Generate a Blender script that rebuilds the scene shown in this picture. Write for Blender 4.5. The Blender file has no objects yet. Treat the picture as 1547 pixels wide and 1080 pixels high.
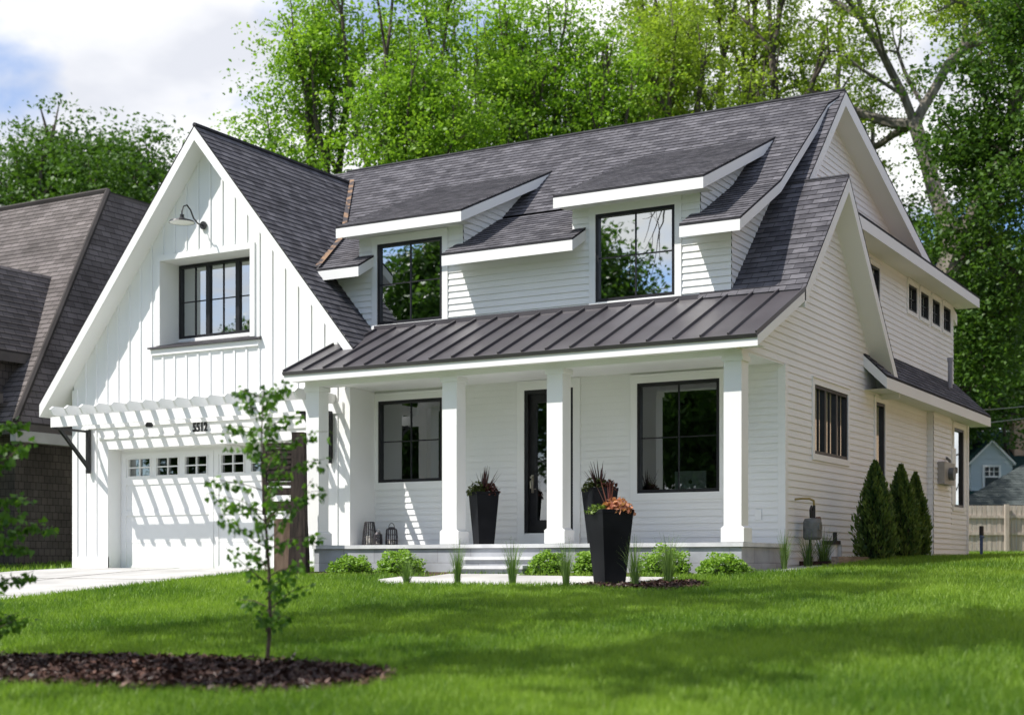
import bpy, math, random
import numpy as np
from mathutils import Vector, Matrix
R = math.radians
scene = bpy.context.scene
COL = scene.collection
random.seed(7)
RNG = np.random.default_rng(11)

# ------------------------------------------------------------------ camera, sky, sun, exposure
cam_d = bpy.data.cameras.new("camera")
cam = bpy.data.objects.new("camera", cam_d); COL.objects.link(cam)
cam.location = (0, 0, 0)
cam.rotation_euler = (R(90), 0, R(30))
cam_d.sensor_width = 36.0
cam_d.lens = 51.4
cam_d.shift_y = 0.2005
cam_d.clip_start = 0.1
cam_d.clip_end = 6000
cam_d.dof.use_dof = True
cam_d.dof.focus_distance = 22.5
cam_d.dof.aperture_fstop = 1.2
scene.camera = cam

SUN_DIR = Vector((0.86, 1.0, -1.75)).normalized()      # direction the light travels
SUN_EL = math.asin(-SUN_DIR.z)
SUN_AZ = math.atan2(-SUN_DIR.x, -SUN_DIR.y)
world = bpy.data.worlds.new("World"); scene.world = world
world.use_nodes = True
wn, wl = world.node_tree.nodes, world.node_tree.links
wn.clear()
w_out = wn.new("ShaderNodeOutputWorld"); w_bg = wn.new("ShaderNodeBackground")
w_bg.inputs[1].default_value = 0.15
sky = wn.new("ShaderNodeTexSky"); sky.sky_type = 'NISHITA'; sky.sun_disc = False
sky.sun_elevation = SUN_EL; sky.sun_rotation = SUN_AZ
sky.air_density = 1.0; sky.dust_density = 0.6; sky.ozone_density = 2.0
tc = wn.new("ShaderNodeTexCoord")
sep = wn.new("ShaderNodeSeparateXYZ"); wl.new(tc.outputs['Generated'], sep.inputs[0])
def wmath(op, a, b=None):
    n = wn.new("ShaderNodeMath"); n.operation = op
    for i, x in enumerate((a, b)):
        if x is None: continue
        if isinstance(x, (int, float)): n.inputs[i].default_value = x
        else: wl.new(x, n.inputs[i])
    return n.outputs[0]
zz = wmath('ADD', wmath('MAXIMUM', sep.outputs[2], 0.0), 0.22)
cx = wmath('DIVIDE', sep.outputs[0], zz); cy = wmath('DIVIDE', sep.outputs[1], zz)
cmb = wn.new("ShaderNodeCombineXYZ"); wl.new(cx, cmb.inputs[0]); wl.new(cy, cmb.inputs[1])
cmb.inputs[2].default_value = 9.98
nz = wn.new("ShaderNodeTexNoise"); nz.inputs['Scale'].default_value = 1.35; nz.inputs['Detail'].default_value = 8
nz.inputs['Roughness'].default_value = 0.52; nz.inputs['Distortion'].default_value = 0.25
wl.new(cmb.outputs[0], nz.inputs['Vector'])
ramp = wn.new("ShaderNodeValToRGB"); ramp.color_ramp.elements[0].position = 0.43; ramp.color_ramp.elements[1].position = 0.53
wl.new(nz.outputs['Fac'], ramp.inputs[0])
nz2 = wn.new("ShaderNodeTexNoise"); nz2.inputs['Scale'].default_value = 2.6; nz2.inputs['Detail'].default_value = 5
mp2 = wn.new("ShaderNodeVectorMath"); mp2.operation = 'ADD'; mp2.inputs[1].default_value = (3.1, 7.7, 1.2)
wl.new(cmb.outputs[0], mp2.inputs[0]); wl.new(mp2.outputs[0], nz2.inputs['Vector'])
cr2 = wn.new("ShaderNodeValToRGB")
cr2.color_ramp.elements[0].position = 0.36; cr2.color_ramp.elements[0].color = (0.66, 0.68, 0.74, 1)
cr2.color_ramp.elements[1].position = 0.60; cr2.color_ramp.elements[1].color = (1.0, 1.0, 1.0, 1)
wl.new(nz2.outputs['Fac'], cr2.inputs[0])
cl = wn.new("ShaderNodeMix"); cl.data_type = 'RGBA'; cl.blend_type = 'MULTIPLY'; cl.inputs['Factor'].default_value = 1.0
wl.new(cr2.outputs[0], cl.inputs[6]); cl.inputs[7].default_value = (3.75, 3.75, 3.75, 1)
skb = wn.new("ShaderNodeMix"); skb.data_type = 'RGBA'; skb.blend_type = 'MULTIPLY'; skb.inputs['Factor'].default_value = 1.0
wl.new(sky.outputs[0], skb.inputs[6]); skb.inputs[7].default_value = (0.44, 0.50, 0.60, 1)
mx = wn.new("ShaderNodeMix"); mx.data_type = 'RGBA'
wl.new(ramp.outputs[0], mx.inputs['Factor']); wl.new(skb.outputs[2], mx.inputs[6]); wl.new(cl.outputs[2], mx.inputs[7])
wl.new(mx.outputs[2], w_bg.inputs[0]); wl.new(w_bg.outputs[0], w_out.inputs[0])

sun_d = bpy.data.lights.new("sun", 'SUN'); sun_d.energy = 2.75; sun_d.angle = R(0.5); sun_d.color = (1.0, 0.96, 0.90)
sun = bpy.data.objects.new("sun", sun_d); COL.objects.link(sun)
sun.rotation_euler = SUN_DIR.to_track_quat('-Z', 'Y').to_euler()
scene.view_settings.view_transform = 'Standard'; scene.view_settings.look = 'None'
scene.view_settings.exposure = 1.14; scene.view_settings.gamma = 1.0
scene.cycles.max_bounces = 8; scene.cycles.diffuse_bounces = 4; scene.cycles.transparent_max_bounces = 12
scene.cycles.use_denoising = True
scene.cycles.sample_clamp_indirect = 6.0

# ------------------------------------------------------------------ materials
def mat(name, col=(0.5, 0.5, 0.5), rough=0.6, metallic=0.0, spec=0.4):
    m = bpy.data.materials.new(name); m.use_nodes = True
    b = m.node_tree.nodes['Principled BSDF']
    b.inputs['Base Color'].default_value = (*col, 1); b.inputs['Roughness'].default_value = rough
    b.inputs['Metallic'].default_value = metallic; b.inputs['Specular IOR Level'].default_value = spec
    return m
def nodes_of(m): return m.node_tree.nodes, m.node_tree.links, m.node_tree.nodes['Principled BSDF']
def noise_mat(name, c1, c2, scale=3.0, rough=0.7, bump=0.0, bscale=None, detail=4, coord='Object', spec=0.3, stretch=None, lo=0.35, hi=0.65):
    m = mat(name, c1, rough, 0, spec); n, l, b = nodes_of(m)
    t = n.new("ShaderNodeTexCoord"); src = t.outputs[coord]
    if stretch:
        mp = n.new("ShaderNodeMapping"); mp.inputs['Scale'].default_value = stretch; l.new(src, mp.inputs[0]); src = mp.outputs[0]
    x = n.new("ShaderNodeTexNoise"); x.inputs['Scale'].default_value = scale; x.inputs['Detail'].default_value = detail
    l.new(src, x.inputs['Vector'])
    r = n.new("ShaderNodeValToRGB"); r.color_ramp.elements[0].color = (*c1, 1); r.color_ramp.elements[1].color = (*c2, 1)
    r.color_ramp.elements[0].position = lo; r.color_ramp.elements[1].position = hi
    l.new(x.outputs['Fac'], r.inputs[0]); l.new(r.outputs[0], b.inputs['Base Color'])
    if bump:
        y = n.new("ShaderNodeTexNoise"); y.inputs['Scale'].default_value = bscale or scale * 6; y.inputs['Detail'].default_value = 4
        l.new(src, y.inputs['Vector'])
        bp = n.new("ShaderNodeBump"); bp.inputs['Strength'].default_value = bump; bp.inputs['Distance'].default_value = 0.02
        l.new(y.outputs['Fac'], bp.inputs['Height']); l.new(bp.outputs[0], b.inputs['Normal'])
    return m
def brick_mat(name, c1, c2, mortar, bw, bh, msize, rough=0.9, bump=0.25, noise_amt=0.35, nsc=2.0, offset=0.5):
    """cut pieces laid in courses: UVs are metres along the course and up the slope"""
    m = mat(name, c1, rough, 0, 0.2); n, l, b = nodes_of(m)
    uv = n.new("ShaderNodeUVMap")
    k = n.new("ShaderNodeTexBrick"); k.offset = offset
    k.inputs['Scale'].default_value = 1.0; k.inputs['Brick Width'].default_value = bw; k.inputs['Row Height'].default_value = bh
    k.inputs['Mortar Size'].default_value = msize; k.inputs['Mortar Smooth'].default_value = 0.2; k.inputs['Bias'].default_value = 0.0
    k.inputs['Color1'].default_value = (*c1, 1); k.inputs['Color2'].default_value = (*c2, 1); k.inputs['Mortar'].default_value = (*mortar, 1)
    l.new(uv.outputs[0], k.inputs['Vector'])
    t = n.new("ShaderNodeTexCoord")
    x = n.new("ShaderNodeTexNoise"); x.inputs['Scale'].default_value = nsc; x.inputs['Detail'].default_value = 6
    l.new(t.outputs['Object'], x.inputs['Vector'])
    r = n.new("ShaderNodeMapRange"); r.inputs[1].default_value = 0.3; r.inputs[2].default_value = 0.7
    r.inputs[3].default_value = 1 - noise_amt; r.inputs[4].default_value = 1 + noise_amt
    l.new(x.outputs['Fac'], r.inputs[0])
    mm = n.new("ShaderNodeMix"); mm.data_type = 'RGBA'; mm.blend_type = 'MULTIPLY'; mm.inputs['Factor'].default_value = 1
    l.new(k.outputs['Color'], mm.inputs[6]); l.new(r.outputs[0], mm.inputs[7]); l.new(mm.outputs[2], b.inputs['Base Color'])
    gr = n.new("ShaderNodeTexNoise"); gr.inputs['Scale'].default_value = 70; l.new(t.outputs['Object'], gr.inputs['Vector'])
    ad = n.new("ShaderNodeMath"); ad.operation = 'MULTIPLY_ADD'; ad.inputs[1].default_value = 0.4
    l.new(gr.outputs['Fac'], ad.inputs[0])
    inv = n.new("ShaderNodeMath"); inv.operation = 'SUBTRACT'; inv.inputs[0].default_value = 1; l.new(k.outputs['Fac'], inv.inputs[1])
    l.new(inv.outputs[0], ad.inputs[2])
    bp = n.new("ShaderNodeBump"); bp.inputs['Strength'].default_value = bump; bp.inputs['Distance'].default_value = 0.01
    l.new(ad.outputs[0], bp.inputs['Height']); l.new(bp.outputs[0], b.inputs['Normal'])
    return m
def leaf_mat(name, dark, light, trans=0.35, rough=0.45):
    m = bpy.data.materials.new(name); m.use_nodes = True
    n, l = m.node_tree.nodes, m.node_tree.links
    n.clear(); out = n.new("ShaderNodeOutputMaterial")
    at = n.new("ShaderNodeAttribute"); at.attribute_name = 'tint'
    r = n.new("ShaderNodeValToRGB"); r.color_ramp.elements[0].color = (*dark, 1); r.color_ramp.elements[1].color = (*light, 1)
    l.new(at.outputs['Fac'], r.inputs[0])
    p = n.new("ShaderNodeBsdfPrincipled"); p.inputs['Roughness'].default_value = rough; p.inputs['Specular IOR Level'].default_value = 0.25
    l.new(r.outputs[0], p.inputs['Base Color'])
    t = n.new("ShaderNodeBsdfTranslucent")
    g = n.new("ShaderNodeMix"); g.data_type = 'RGBA'; g.blend_type = 'MULTIPLY'; g.inputs['Factor'].default_value = 1
    g.inputs[7].default_value = (1.25, 1.35, 0.6, 1); l.new(r.outputs[0], g.inputs[6]); l.new(g.outputs[2], t.inputs[0])
    ms = n.new("ShaderNodeMixShader"); ms.inputs[0].default_value = trans
    l.new(p.outputs[0], ms.inputs[1]); l.new(t.outputs[0], ms.inputs[2]); l.new(ms.outputs[0], out.inputs[0])
    return m
def glass_mat(name, base=0.18, tint=(0.62, 0.68, 0.64)):
    m = bpy.data.materials.new(name); m.use_nodes = True
    n, l = m.node_tree.nodes, m.node_tree.links
    n.clear(); out = n.new("ShaderNodeOutputMaterial")
    g = n.new("ShaderNodeBsdfGlossy"); g.inputs['Roughness'].default_value = 0.0; g.inputs['Color'].default_value = (0.92, 0.96, 0.97, 1)
    t = n.new("ShaderNodeBsdfTransparent"); t.inputs[0].default_value = (*tint, 1)
    f = n.new("ShaderNodeFresnel"); f.inputs[0].default_value = 1.6
    a = n.new("ShaderNodeMath"); a.operation = 'ADD'; a.use_clamp = True; a.inputs[1].default_value = base
    l.new(f.outputs[0], a.inputs[0])
    tcn = n.new("ShaderNodeTexCoord"); wv = n.new("ShaderNodeTexNoise"); wv.inputs['Scale'].default_value = 1.6; l.new(tcn.outputs['Object'], wv.inputs['Vector'])
    bp = n.new("ShaderNodeBump"); bp.inputs['Strength'].default_value = 0.012; bp.inputs['Distance'].default_value = 0.05
    l.new(wv.outputs['Fac'], bp.inputs['Height']); l.new(bp.outputs[0], g.inputs['Normal'])
    ms = n.new("ShaderNodeMixShader"); l.new(a.outputs[0], ms.inputs[0]); l.new(t.outputs[0], ms.inputs[1]); l.new(g.outputs[0], ms.inputs[2])
    l.new(ms.outputs[0], out.inputs[0])
    return m

M = {}
M['white'] = noise_mat('white_paint', (0.80, 0.80, 0.785), (0.845, 0.845, 0.835), 0.9, 0.5, 0.02, 40)
M['soffit'] = noise_mat('soffit_paint', (0.79, 0.785, 0.765), (0.82, 0.815, 0.80), 0.7, 0.6)
M['shingle'] = brick_mat('asphalt_shingles', (0.126, 0.121, 0.132), (0.060, 0.058, 0.066), (0.040, 0.039, 0.043), 0.26, 0.14, 0.006, 0.92, 0.35, 0.30, 5.0)
M['metal_roof'] = noise_mat('standing_seam_metal', (0.056, 0.050, 0.055), (0.078, 0.071, 0.077), 1.2, 0.36, spec=0.5)
M['black'] = noise_mat('black_frame_paint', (0.012, 0.012, 0.014), (0.020, 0.020, 0.023), 4, 0.4)
M['iron'] = mat('black_iron', (0.014, 0.014, 0.016), 0.45)
M['stone'] = brick_mat('bluestone_blocks', (0.40, 0.41, 0.43), (0.30, 0.31, 0.33), (0.26, 0.26, 0.27), 0.62, 0.23, 0.006, 0.85, 0.4, 0.22, 2.2)
M['capstone'] = noise_mat('stone_cap', (0.52, 0.52, 0.53), (0.64, 0.64, 0.64), 4, 0.8, 0.1)
M['concrete'] = noise_mat('pale_concrete', (0.38, 0.37, 0.355), (0.50, 0.49, 0.47), 1.1, 0.9, 0.15, 30, detail=8)
M['room'] = mat('darkened_room_wall', (0.06, 0.068, 0.062), 0.9)  # wall colour darkened to stand in for unlit rooms behind the glass
M['glass'] = glass_mat('window_glass', 0.20)
M['glass_up'] = glass_mat('coated_glass', 0.50, (0.35, 0.4, 0.4))
M['copper'] = noise_mat('rusty_flashing', (0.06, 0.054, 0.058), (0.27, 0.17, 0.105), 6.0, 0.85, lo=0.45, hi=0.58)
M['bark'] = noise_mat('bark', (0.045, 0.035, 0.028), (0.12, 0.10, 0.08), 5, 0.95, 0.6, 18, stretch=(1, 1, 0.25))
M['bark_pale'] = noise_mat('pale_bark', (0.09, 0.08, 0.065), (0.20, 0.18, 0.15), 5, 0.95, 0.6, 18, stretch=(1, 1, 0.25))
M['twig'] = noise_mat('twig_bark', (0.05, 0.035, 0.025), (0.11, 0.08, 0.06), 12, 0.9)
M['leaf_maple'] = leaf_mat('maple_leaves', (0.11, 0.23, 0.022), (0.32, 0.48, 0.06), 0.48)
M['leaf_yellow'] = leaf_mat('spring_oak_leaves', (0.14, 0.21, 0.025), (0.34, 0.44, 0.07), 0.48)
M['leaf_dark'] = leaf_mat('dark_leaves', (0.032, 0.082, 0.015), (0.11, 0.2, 0.035), 0.38)
M['leaf_mid'] = leaf_mat('mid_leaves', (0.035, 0.085, 0.016), (0.1, 0.19, 0.032), 0.35)
M['leaf_street'] = leaf_mat('street_tree_leaves', (.035, .085, .018), (.11, .20, .04), 0.4)
M['leaf_sap'] = leaf_mat('sapling_leaves', (0.035, 0.095, 0.014), (0.17, 0.33, 0.04), 0.45)
M['leaf_box'] = leaf_mat('boxwood_leaves', (0.1, 0.21, 0.025), (0.3, 0.46, 0.08), 0.35)
M['leaf_arb'] = leaf_mat('arborvitae_sprays', (0.035, 0.075, 0.02), (0.15, 0.21, 0.05), 0.3)
M['blade'] = leaf_mat('grass_blades', (0.08, 0.17, 0.02), (0.27, 0.4, 0.055), 0.4)
M['reed'] = leaf_mat('tuft_blades', (0.06, 0.12, 0.03), (0.22, 0.33, 0.1), 0.35)
M['lawn'] = noise_mat('lawn_soil', (0.055, 0.105, 0.02), (0.09, 0.15, 0.032), 0.7, 0.95, 0.4, 60)
M['mulch'] = noise_mat('bark_mulch', (0.022, 0.012, 0.009), (0.095, 0.05, 0.035), 14, 0.95, 0.8, 40)
M['chips'] = leaf_mat('mulch_chips', (0.022, 0.011, 0.008), (0.2, 0.1, 0.07), 0.0)
M['pot'] = noise_mat('dark_planter', (0.006, 0.0065, 0.009), (0.011, 0.012, 0.015), 3, 0.5, spec=0.12)
M['weathered'] = noise_mat('weathered_dark_wood', (0.022, 0.016, 0.013), (0.055, 0.040, 0.033), 6, 0.85, 0.4, 30, stretch=(3, 3, 0.4))
M['timber'] = noise_mat('timber_edging', (0.17, 0.13, 0.10), (0.32, 0.25, 0.19), 5, 0.85, 0.3, 30, stretch=(4, 0.5, 4))

# ------------------------------------------------------------------ mesh helpers
def V(*a): return Vector(a)
class MB:
    def __init__(s): s.v = []; s.f = []; s.uv = []; s.mi = []
    def face(s, pts, uv=None, mi=0):
        b = len(s.v); s.v += [tuple(p) for p in pts]; s.f.append(tuple(range(b, b + len(pts)))); s.uv.append(uv); s.mi.append(mi)
    def box(s, x0, x1, y0, y1, z0, z1, mi=0):
        s.obox(V(0, 0, 0), V(1, 0, 0), V(0, 0, 1), V(0, 1, 0), x0, x1, z0, z1, y0, y1, mi)
    def obox(s, O, A, B, N, a0, a1, b0, b1, n0, n1, mi=0):
        P = lambda a, b, n: O + A * a + B * b + N * n
        c = [P(a, b, n) for n in (n0, n1) for b in (b0, b1) for a in (a0, a1)]
        fl = A.cross(B).dot(N) * (a1 - a0) * (b1 - b0) * (n1 - n0) < 0
        for q in ((0, 2, 3, 1), (4, 5, 7, 6), (0, 1, 5, 4), (2, 6, 7, 3), (1, 3, 7, 5), (0, 4, 6, 2)):
            p = [c[i] for i in q]
            if fl: p.reverse()
            if q in ((0, 2, 3, 1), (4, 5, 7, 6)): uv = [((a0 if i % 2 == 0 else a1), (b0 if i % 4 < 2 else b1)) for i in q]
            elif q in ((0, 1, 5, 4), (2, 6, 7, 3)): uv = [((a0 if i % 2 == 0 else a1), (n0 if i < 4 else n1)) for i in q]
            else: uv = [((n0 if i < 4 else n1), (b0 if i % 4 < 2 else b1)) for i in q]
            if fl: uv.reverse()
            s.face(p, uv, mi)
    def slab(s, pts, dz, top=True, bottom=True):
        """vertical slab under a planar polygon: sides plumb"""
        pts = [Vector(p) for p in pts]; n = len(pts)
        nrm = V(0, 0, 0)
        for i in range(n): nrm += (pts[i] - pts[0]).cross(pts[(i + 1) % n] - pts[0])
        if nrm.z < 0: pts.reverse()
        lo = [p - V(0, 0, dz) for p in pts]
        if top: s.face(pts)
        if bottom: s.face(lo[::-1])
        for i in range(n):
            j = (i + 1) % n; s.face([pts[i], lo[i], lo[j], pts[j]])
    def prism(s, pts, d):
        pts = [Vector(p) for p in pts]; q = [p + d for p in pts]; n = len(pts)
        nrm = V(0, 0, 0)
        for i in range(n): nrm += (pts[i] - pts[0]).cross(pts[(i + 1) % n] - pts[0])
        if nrm.dot(d) > 0: pts.reverse(); q.reverse()
        s.face(pts); s.face(q[::-1])
        for i in range(n):
            j = (i + 1) % n; s.face([pts[i], q[i], q[j], pts[j]])
    def tube(s, pts, rad, n=8, cap=True):
        pts = [Vector(p) for p in pts]
        if not isinstance(rad, (list, tuple)): rad = [rad] * len(pts)
        rings = []; ref = None
        for i, p in enumerate(pts):
            d = (pts[min(i + 1, len(pts) - 1)] - pts[max(i - 1, 0)]).normalized()
            if ref is None:
                ref = d.orthogonal().normalized()
            a = (ref - d * ref.dot(d)).normalized(); ref = a; b = d.cross(a)
            rings.append([p + (a * math.cos(2 * math.pi * k / n) + b * math.sin(2 * math.pi * k / n)) * rad[i] for k in range(n)])
        for i in range(len(rings) - 1):
            for k in range(n):
                m = (k + 1) % n
                s.face([rings[i][k], rings[i][m], rings[i + 1][m], rings[i + 1][k]])
        if cap: s.face(rings[0][::-1]); s.face(rings[-1])
    def lathe(s, c, prof, n=20):
        c = Vector(c)
        P = lambda r, z, k: c + V(r * math.cos(2 * math.pi * k / n), r * math.sin(2 * math.pi * k / n), z)
        for (r0, z0), (r1, z1) in zip(prof, prof[1:]):
            for k in range(n):
                if r0 < 1e-5: s.face([P(0, z0, 0), P(r1, z1, k + 1), P(r1, z1, k)][::-1])
                elif r1 < 1e-5: s.face([P(r0, z0, k), P(r0, z0, k + 1), P(0, z1, 0)])
                else: s.face([P(r0, z0, k), P(r0, z0, k + 1), P(r1, z1, k + 1), P(r1, z1, k)])
    def lapped(s, O, A, B, N, poly, h, lip, holes=(), b_start=None, mi=0):
        """boards / shingle courses over a polygon: each course is a wedge whose lower edge stands proud"""
        bs = [p[1] for p in poly]; b0, b1 = min(bs), max(bs)
        st = b_start if b_start is not None else b0
        cuts = set(round(x, 5) for x in bs)
        for H in holes: cuts |= {round(H[2], 5), round(H[3], 5)}
        k = math.floor((b0 - st) / h); course = []
        while st + k * h < b1: course.append(st + k * h); k += 1
        cuts |= set(round(c, 5) for c in course if b0 < c < b1)
        cuts = sorted(c for c in cuts if b0 - 1e-6 <= c <= b1 + 1e-6)
        P = lambda a, b, n: O + A * a + B * b + N * n
        for lo, hi in zip(cuts, cuts[1:]):
            if hi - lo < 1e-4: continue
            mid = (lo + hi) / 2; xs = []
            for i in range(len(poly)):
                (a1, c1), (a2, c2) = poly[i], poly[(i + 1) % len(poly)]
                if abs(c1 - c2) < 1e-6: continue
                if min(c1, c2) <= mid <= max(c1, c2):
                    f = lambda b: a1 + (a2 - a1) * (b - c1) / (c2 - c1)
                    xs.append((f(mid), f(lo), f(hi)))
            xs.sort()
            cb = st + math.floor((mid - st) / h) * h
            oL = lip * (1 - (lo - cb) / h); oH = lip * (1 - (hi - cb) / h)
            first = lo - cb < 1e-3
            for L, Rr in zip(xs[0::2], xs[1::2]):
                pieces = [(L[1], L[2], Rr[1], Rr[2])]
                for H in holes:
                    if H[2] < mid < H[3]:
                        np_ = []
                        for (l0, l1, r0, r1) in pieces:
                            m0, m1 = (l0 + l1) / 2, (r0 + r1) / 2
                            if H[1] <= m0 or H[0] >= m1: np_.append((l0, l1, r0, r1)); continue
                            if H[0] > m0: np_.append((l0, l1, H[0], H[0]))
                            if H[1] < m1: np_.append((H[1], H[1], r0, r1))
                        pieces = np_
                for (l0, l1, r0, r1) in pieces:
                    q = [P(l0, lo, oL), P(r0, lo, oL), P(r1, hi, oH), P(l1, hi, oH)]
                    uv = [(l0, lo), (r0, lo), (r1, hi), (l1, hi)]
                    uc = min(0.016, (hi - lo) * 0.6) if lip > 0.01 else 0.0
                    e = [P(l0, lo + uc, 0), P(r0, lo + uc, 0), q[1], q[0]]
                    g = [P(l0, lo, 0), P(r0, lo, 0), P(r0, lo + uc, 0), P(l0, lo + uc, 0)]
                    if A.cross(B).dot(N) < 0: q.reverse(); uv.reverse(); e.reverse(); g.reverse()
                    s.face(q, uv, mi)
                    if first and lip > 0:
                        s.face(e, [(l0, lo), (r0, lo), (r0, lo), (l0, lo)], mi)
                        if uc: s.face(g, None, mi)
    def build(s, name, material, parent=None, smooth=False, loc=None):
        me = bpy.data.meshes.new(name); me.from_pydata(s.v, [], s.f)
        mats = material if isinstance(material, (list, tuple)) else [material]
        for m in mats: me.materials.append(m)
        uvl = me.uv_layers.new(name="UVMap")
        flat = []
        for f, u in zip(s.f, s.uv):
            flat += [c for p in (u or [(0, 0)] * len(f)) for c in p]
        uvl.data.foreach_set('uv', flat)
        if any(s.mi): me.polygons.foreach_set('material_index', s.mi)
        if smooth: me.polygons.foreach_set('use_smooth', [True] * len(s.f))
        me.update()
        o = bpy.data.objects.new(name, me); COL.objects.link(o)
        if parent is not None: put(o, parent)
        if loc is not None: o.location = loc
        return o
def wmat(o):
    return (wmat(o.parent) @ o.matrix_parent_inverse @ o.matrix_basis) if o.parent else o.matrix_basis.copy()
def put(o, parent):
    """parent, keeping the mesh where it was built"""
    o.parent = parent; o.matrix_parent_inverse = wmat(parent).inverted()
def tag(o, label, cat, group=None, kind=None):
    if label: o['label'] = label
    if cat: o['category'] = cat
    if group: o['group'] = group
    if kind: o['kind'] = kind
    return o
def thing(name, label, cat, group=None, loc=(0, 0, 0)):
    o = bpy.data.objects.new(name, None); COL.objects.link(o); o.location = loc; o.empty_display_size = 0.2
    return tag(o, label, cat, group)
def np_mesh(name, verts, faces, material, parent=None, tint=None, smooth=False):
    verts = np.asarray(verts, dtype=np.float32); faces = np.asarray(faces, dtype=np.int32)
    me = bpy.data.meshes.new(name); k = faces.shape[1]
    me.vertices.add(len(verts)); me.vertices.foreach_set('co', verts.ravel())
    me.loops.add(faces.size); me.loops.foreach_set('vertex_index', faces.ravel())
    me.polygons.add(len(faces)); me.polygons.foreach_set('loop_start', np.arange(0, faces.size, k, dtype=np.int32))
    if smooth: me.polygons.foreach_set('use_smooth', np.ones(len(faces), dtype=bool))
    if tint is not None:
        a = me.attributes.new('tint', 'FLOAT', 'POINT'); a.data.foreach_set('value', np.asarray(tint, dtype=np.float32))
    me.materials.append(material); me.update(calc_edges=True); me.validate()
    o = bpy.data.objects.new(name, me); COL.objects.link(o)
    if parent is not None: put(o, parent)
    return o
def rand_dirs(n, rng=RNG):
    d = rng.normal(size=(n, 3)); return d / np.linalg.norm(d, axis=1, keepdims=True)
def leaves(pts, size, tint, rng=RNG, up=0.3, aspect=0.6, droop=0.0):
    """folded diamond leaves at pts: returns verts, quads, tint"""
    n = len(pts); size = np.broadcast_to(np.asarray(size, dtype=float), (n,)) * rng.uniform(0.65, 1.3, n)
    nrm = rand_dirs(n, rng); nrm[:, 2] = np.abs(nrm[:, 2]) + up; nrm /= np.linalg.norm(nrm, axis=1, keepdims=True)
    t = rand_dirs(n, rng); t[:, 2] -= droop; t -= nrm * (t * nrm).sum(1, keepdims=True); t /= np.linalg.norm(t, axis=1, keepdims=True)
    b = np.cross(nrm, t); s = size[:, None]
    v = np.empty((n, 4, 3)); v[:, 0] = pts - t * s * 0.5
    v[:, 1] = pts + b * s * aspect * 0.5 + nrm * s * 0.10; v[:, 2] = pts + t * s * 0.5; v[:, 3] = pts - b * s * aspect * 0.5 + nrm * s * 0.10
    return v.reshape(-1, 3), np.arange(n * 4).reshape(n, 4), np.repeat(np.clip(tint, 0, 1), 4)

def gz(x, y):
    """height of the ground: the lawn falls to the street and rises a little beside the house"""
    y = np.asarray(y, dtype=float)
    return np.interp(y, [2.18, 19.3, 24.7, 34, 46, 60], [-1.3, -0.17, 0.05, 0.12, 0.30, 0.35])

# ------------------------------------------------------------------ ground, drive, walk, beds
def structure(name, mb, m): return tag(mb.build(name, m), None, None, kind='structure')
xs = np.concatenate([[-1500, -400, -120, -60], np.arange(-40, 21, 2.0), [40, 120, 400, 1500]])
ys = np.concatenate([[-1500, -400, -120, -40, -20, -10], np.arange(-4, 62, 1.0), [90, 150, 400, 1500]])
gx, gy = np.meshgrid(xs, ys); gzz = gz(gx, gy)
gv = np.stack([gx, gy, gzz], -1).reshape(-1, 3); nx = len(xs)
gf = [(j * nx + i, j * nx + i + 1, (j + 1) * nx + i + 1, (j + 1) * nx + i) for j in range(len(ys) - 1) for i in range(nx - 1)]
tag(np_mesh('lawn', gv, gf, M['lawn']), None, None, kind='structure')
def ground_sheet(name, poly, m, lift, step=0.8, edge=0.06):
    """a paved or planted sheet following the ground, with a visible edge"""
    mb = MB(); ylo = min(p[1] for p in poly); yhi = max(p[1] for p in poly)
    cuts = sorted({ylo, yhi, *[p[1] for p in poly], *[c for c in (2.18, 19.3, 24.7) if ylo < c < yhi], *[ylo + k * step for k in range(1, int((yhi - ylo) / step) + 1)]})
    for lo, hi in zip(cuts, cuts[1:]):
        if hi - lo < 1e-4: continue
        mid = (lo + hi) / 2; xx = []
        for i in range(len(poly)):
            (x1, y1), (x2, y2) = poly[i], poly[(i + 1) % len(poly)]
            if min(y1, y2) <= mid < max(y1, y2):
                g = lambda y: x1 + (x2 - x1) * (y - y1) / (y2 - y1)
                xx.append((g(mid), g(lo), g(hi)))
        xx.sort()
        for L, Rr in zip(xx[0::2], xx[1::2]):
            mb.face([(L[1], lo, gz(0, lo) + lift), (Rr[1], lo, gz(0, lo) + lift), (Rr[2], hi, gz(0, hi) + lift), (L[2], hi, gz(0, hi) + lift)])
    n = len(poly)
    for i in range(n):
        (x1, y1), (x2, y2) = poly[i], poly[(i + 1) % n]
        k = max(1, int(abs(y2 - y1) / step))
        for q in range(k):
            a = (x1 + (x2 - x1) * q / k, y1 + (y2 - y1) * q / k); b = (x1 + (x2 - x1) * (q + 1) / k, y1 + (y2 - y1) * (q + 1) / k)
            mb.face([(a[0], a[1], gz(0, a[1]) + lift), (a[0], a[1], gz(0, a[1]) - edge), (b[0], b[1], gz(0, b[1]) - edge), (b[0], b[1], gz(0, b[1]) + lift)])
    return mb.build(name, m)
DRIVE = [(-22.0, 2.6), (-16.2, 2.6), (-16.2, 20.66), (-22.0, 20.66)]
tag(ground_sheet('driveway', DRIVE, M['concrete'], 0.02), None, None, kind='structure')
for yy in (17.6, 14.5, 11.4, 8.3, 5.2):
    tag(ground_sheet('driveway_joint', [(-21.98, yy), (-16.22, yy), (-16.22, yy + 0.022), (-21.98, yy + 0.022)], mat('joint_dirt', (0.13, 0.12, 0.10), 0.95), 0.024, edge=-0.021), None, None, kind='structure')
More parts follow.
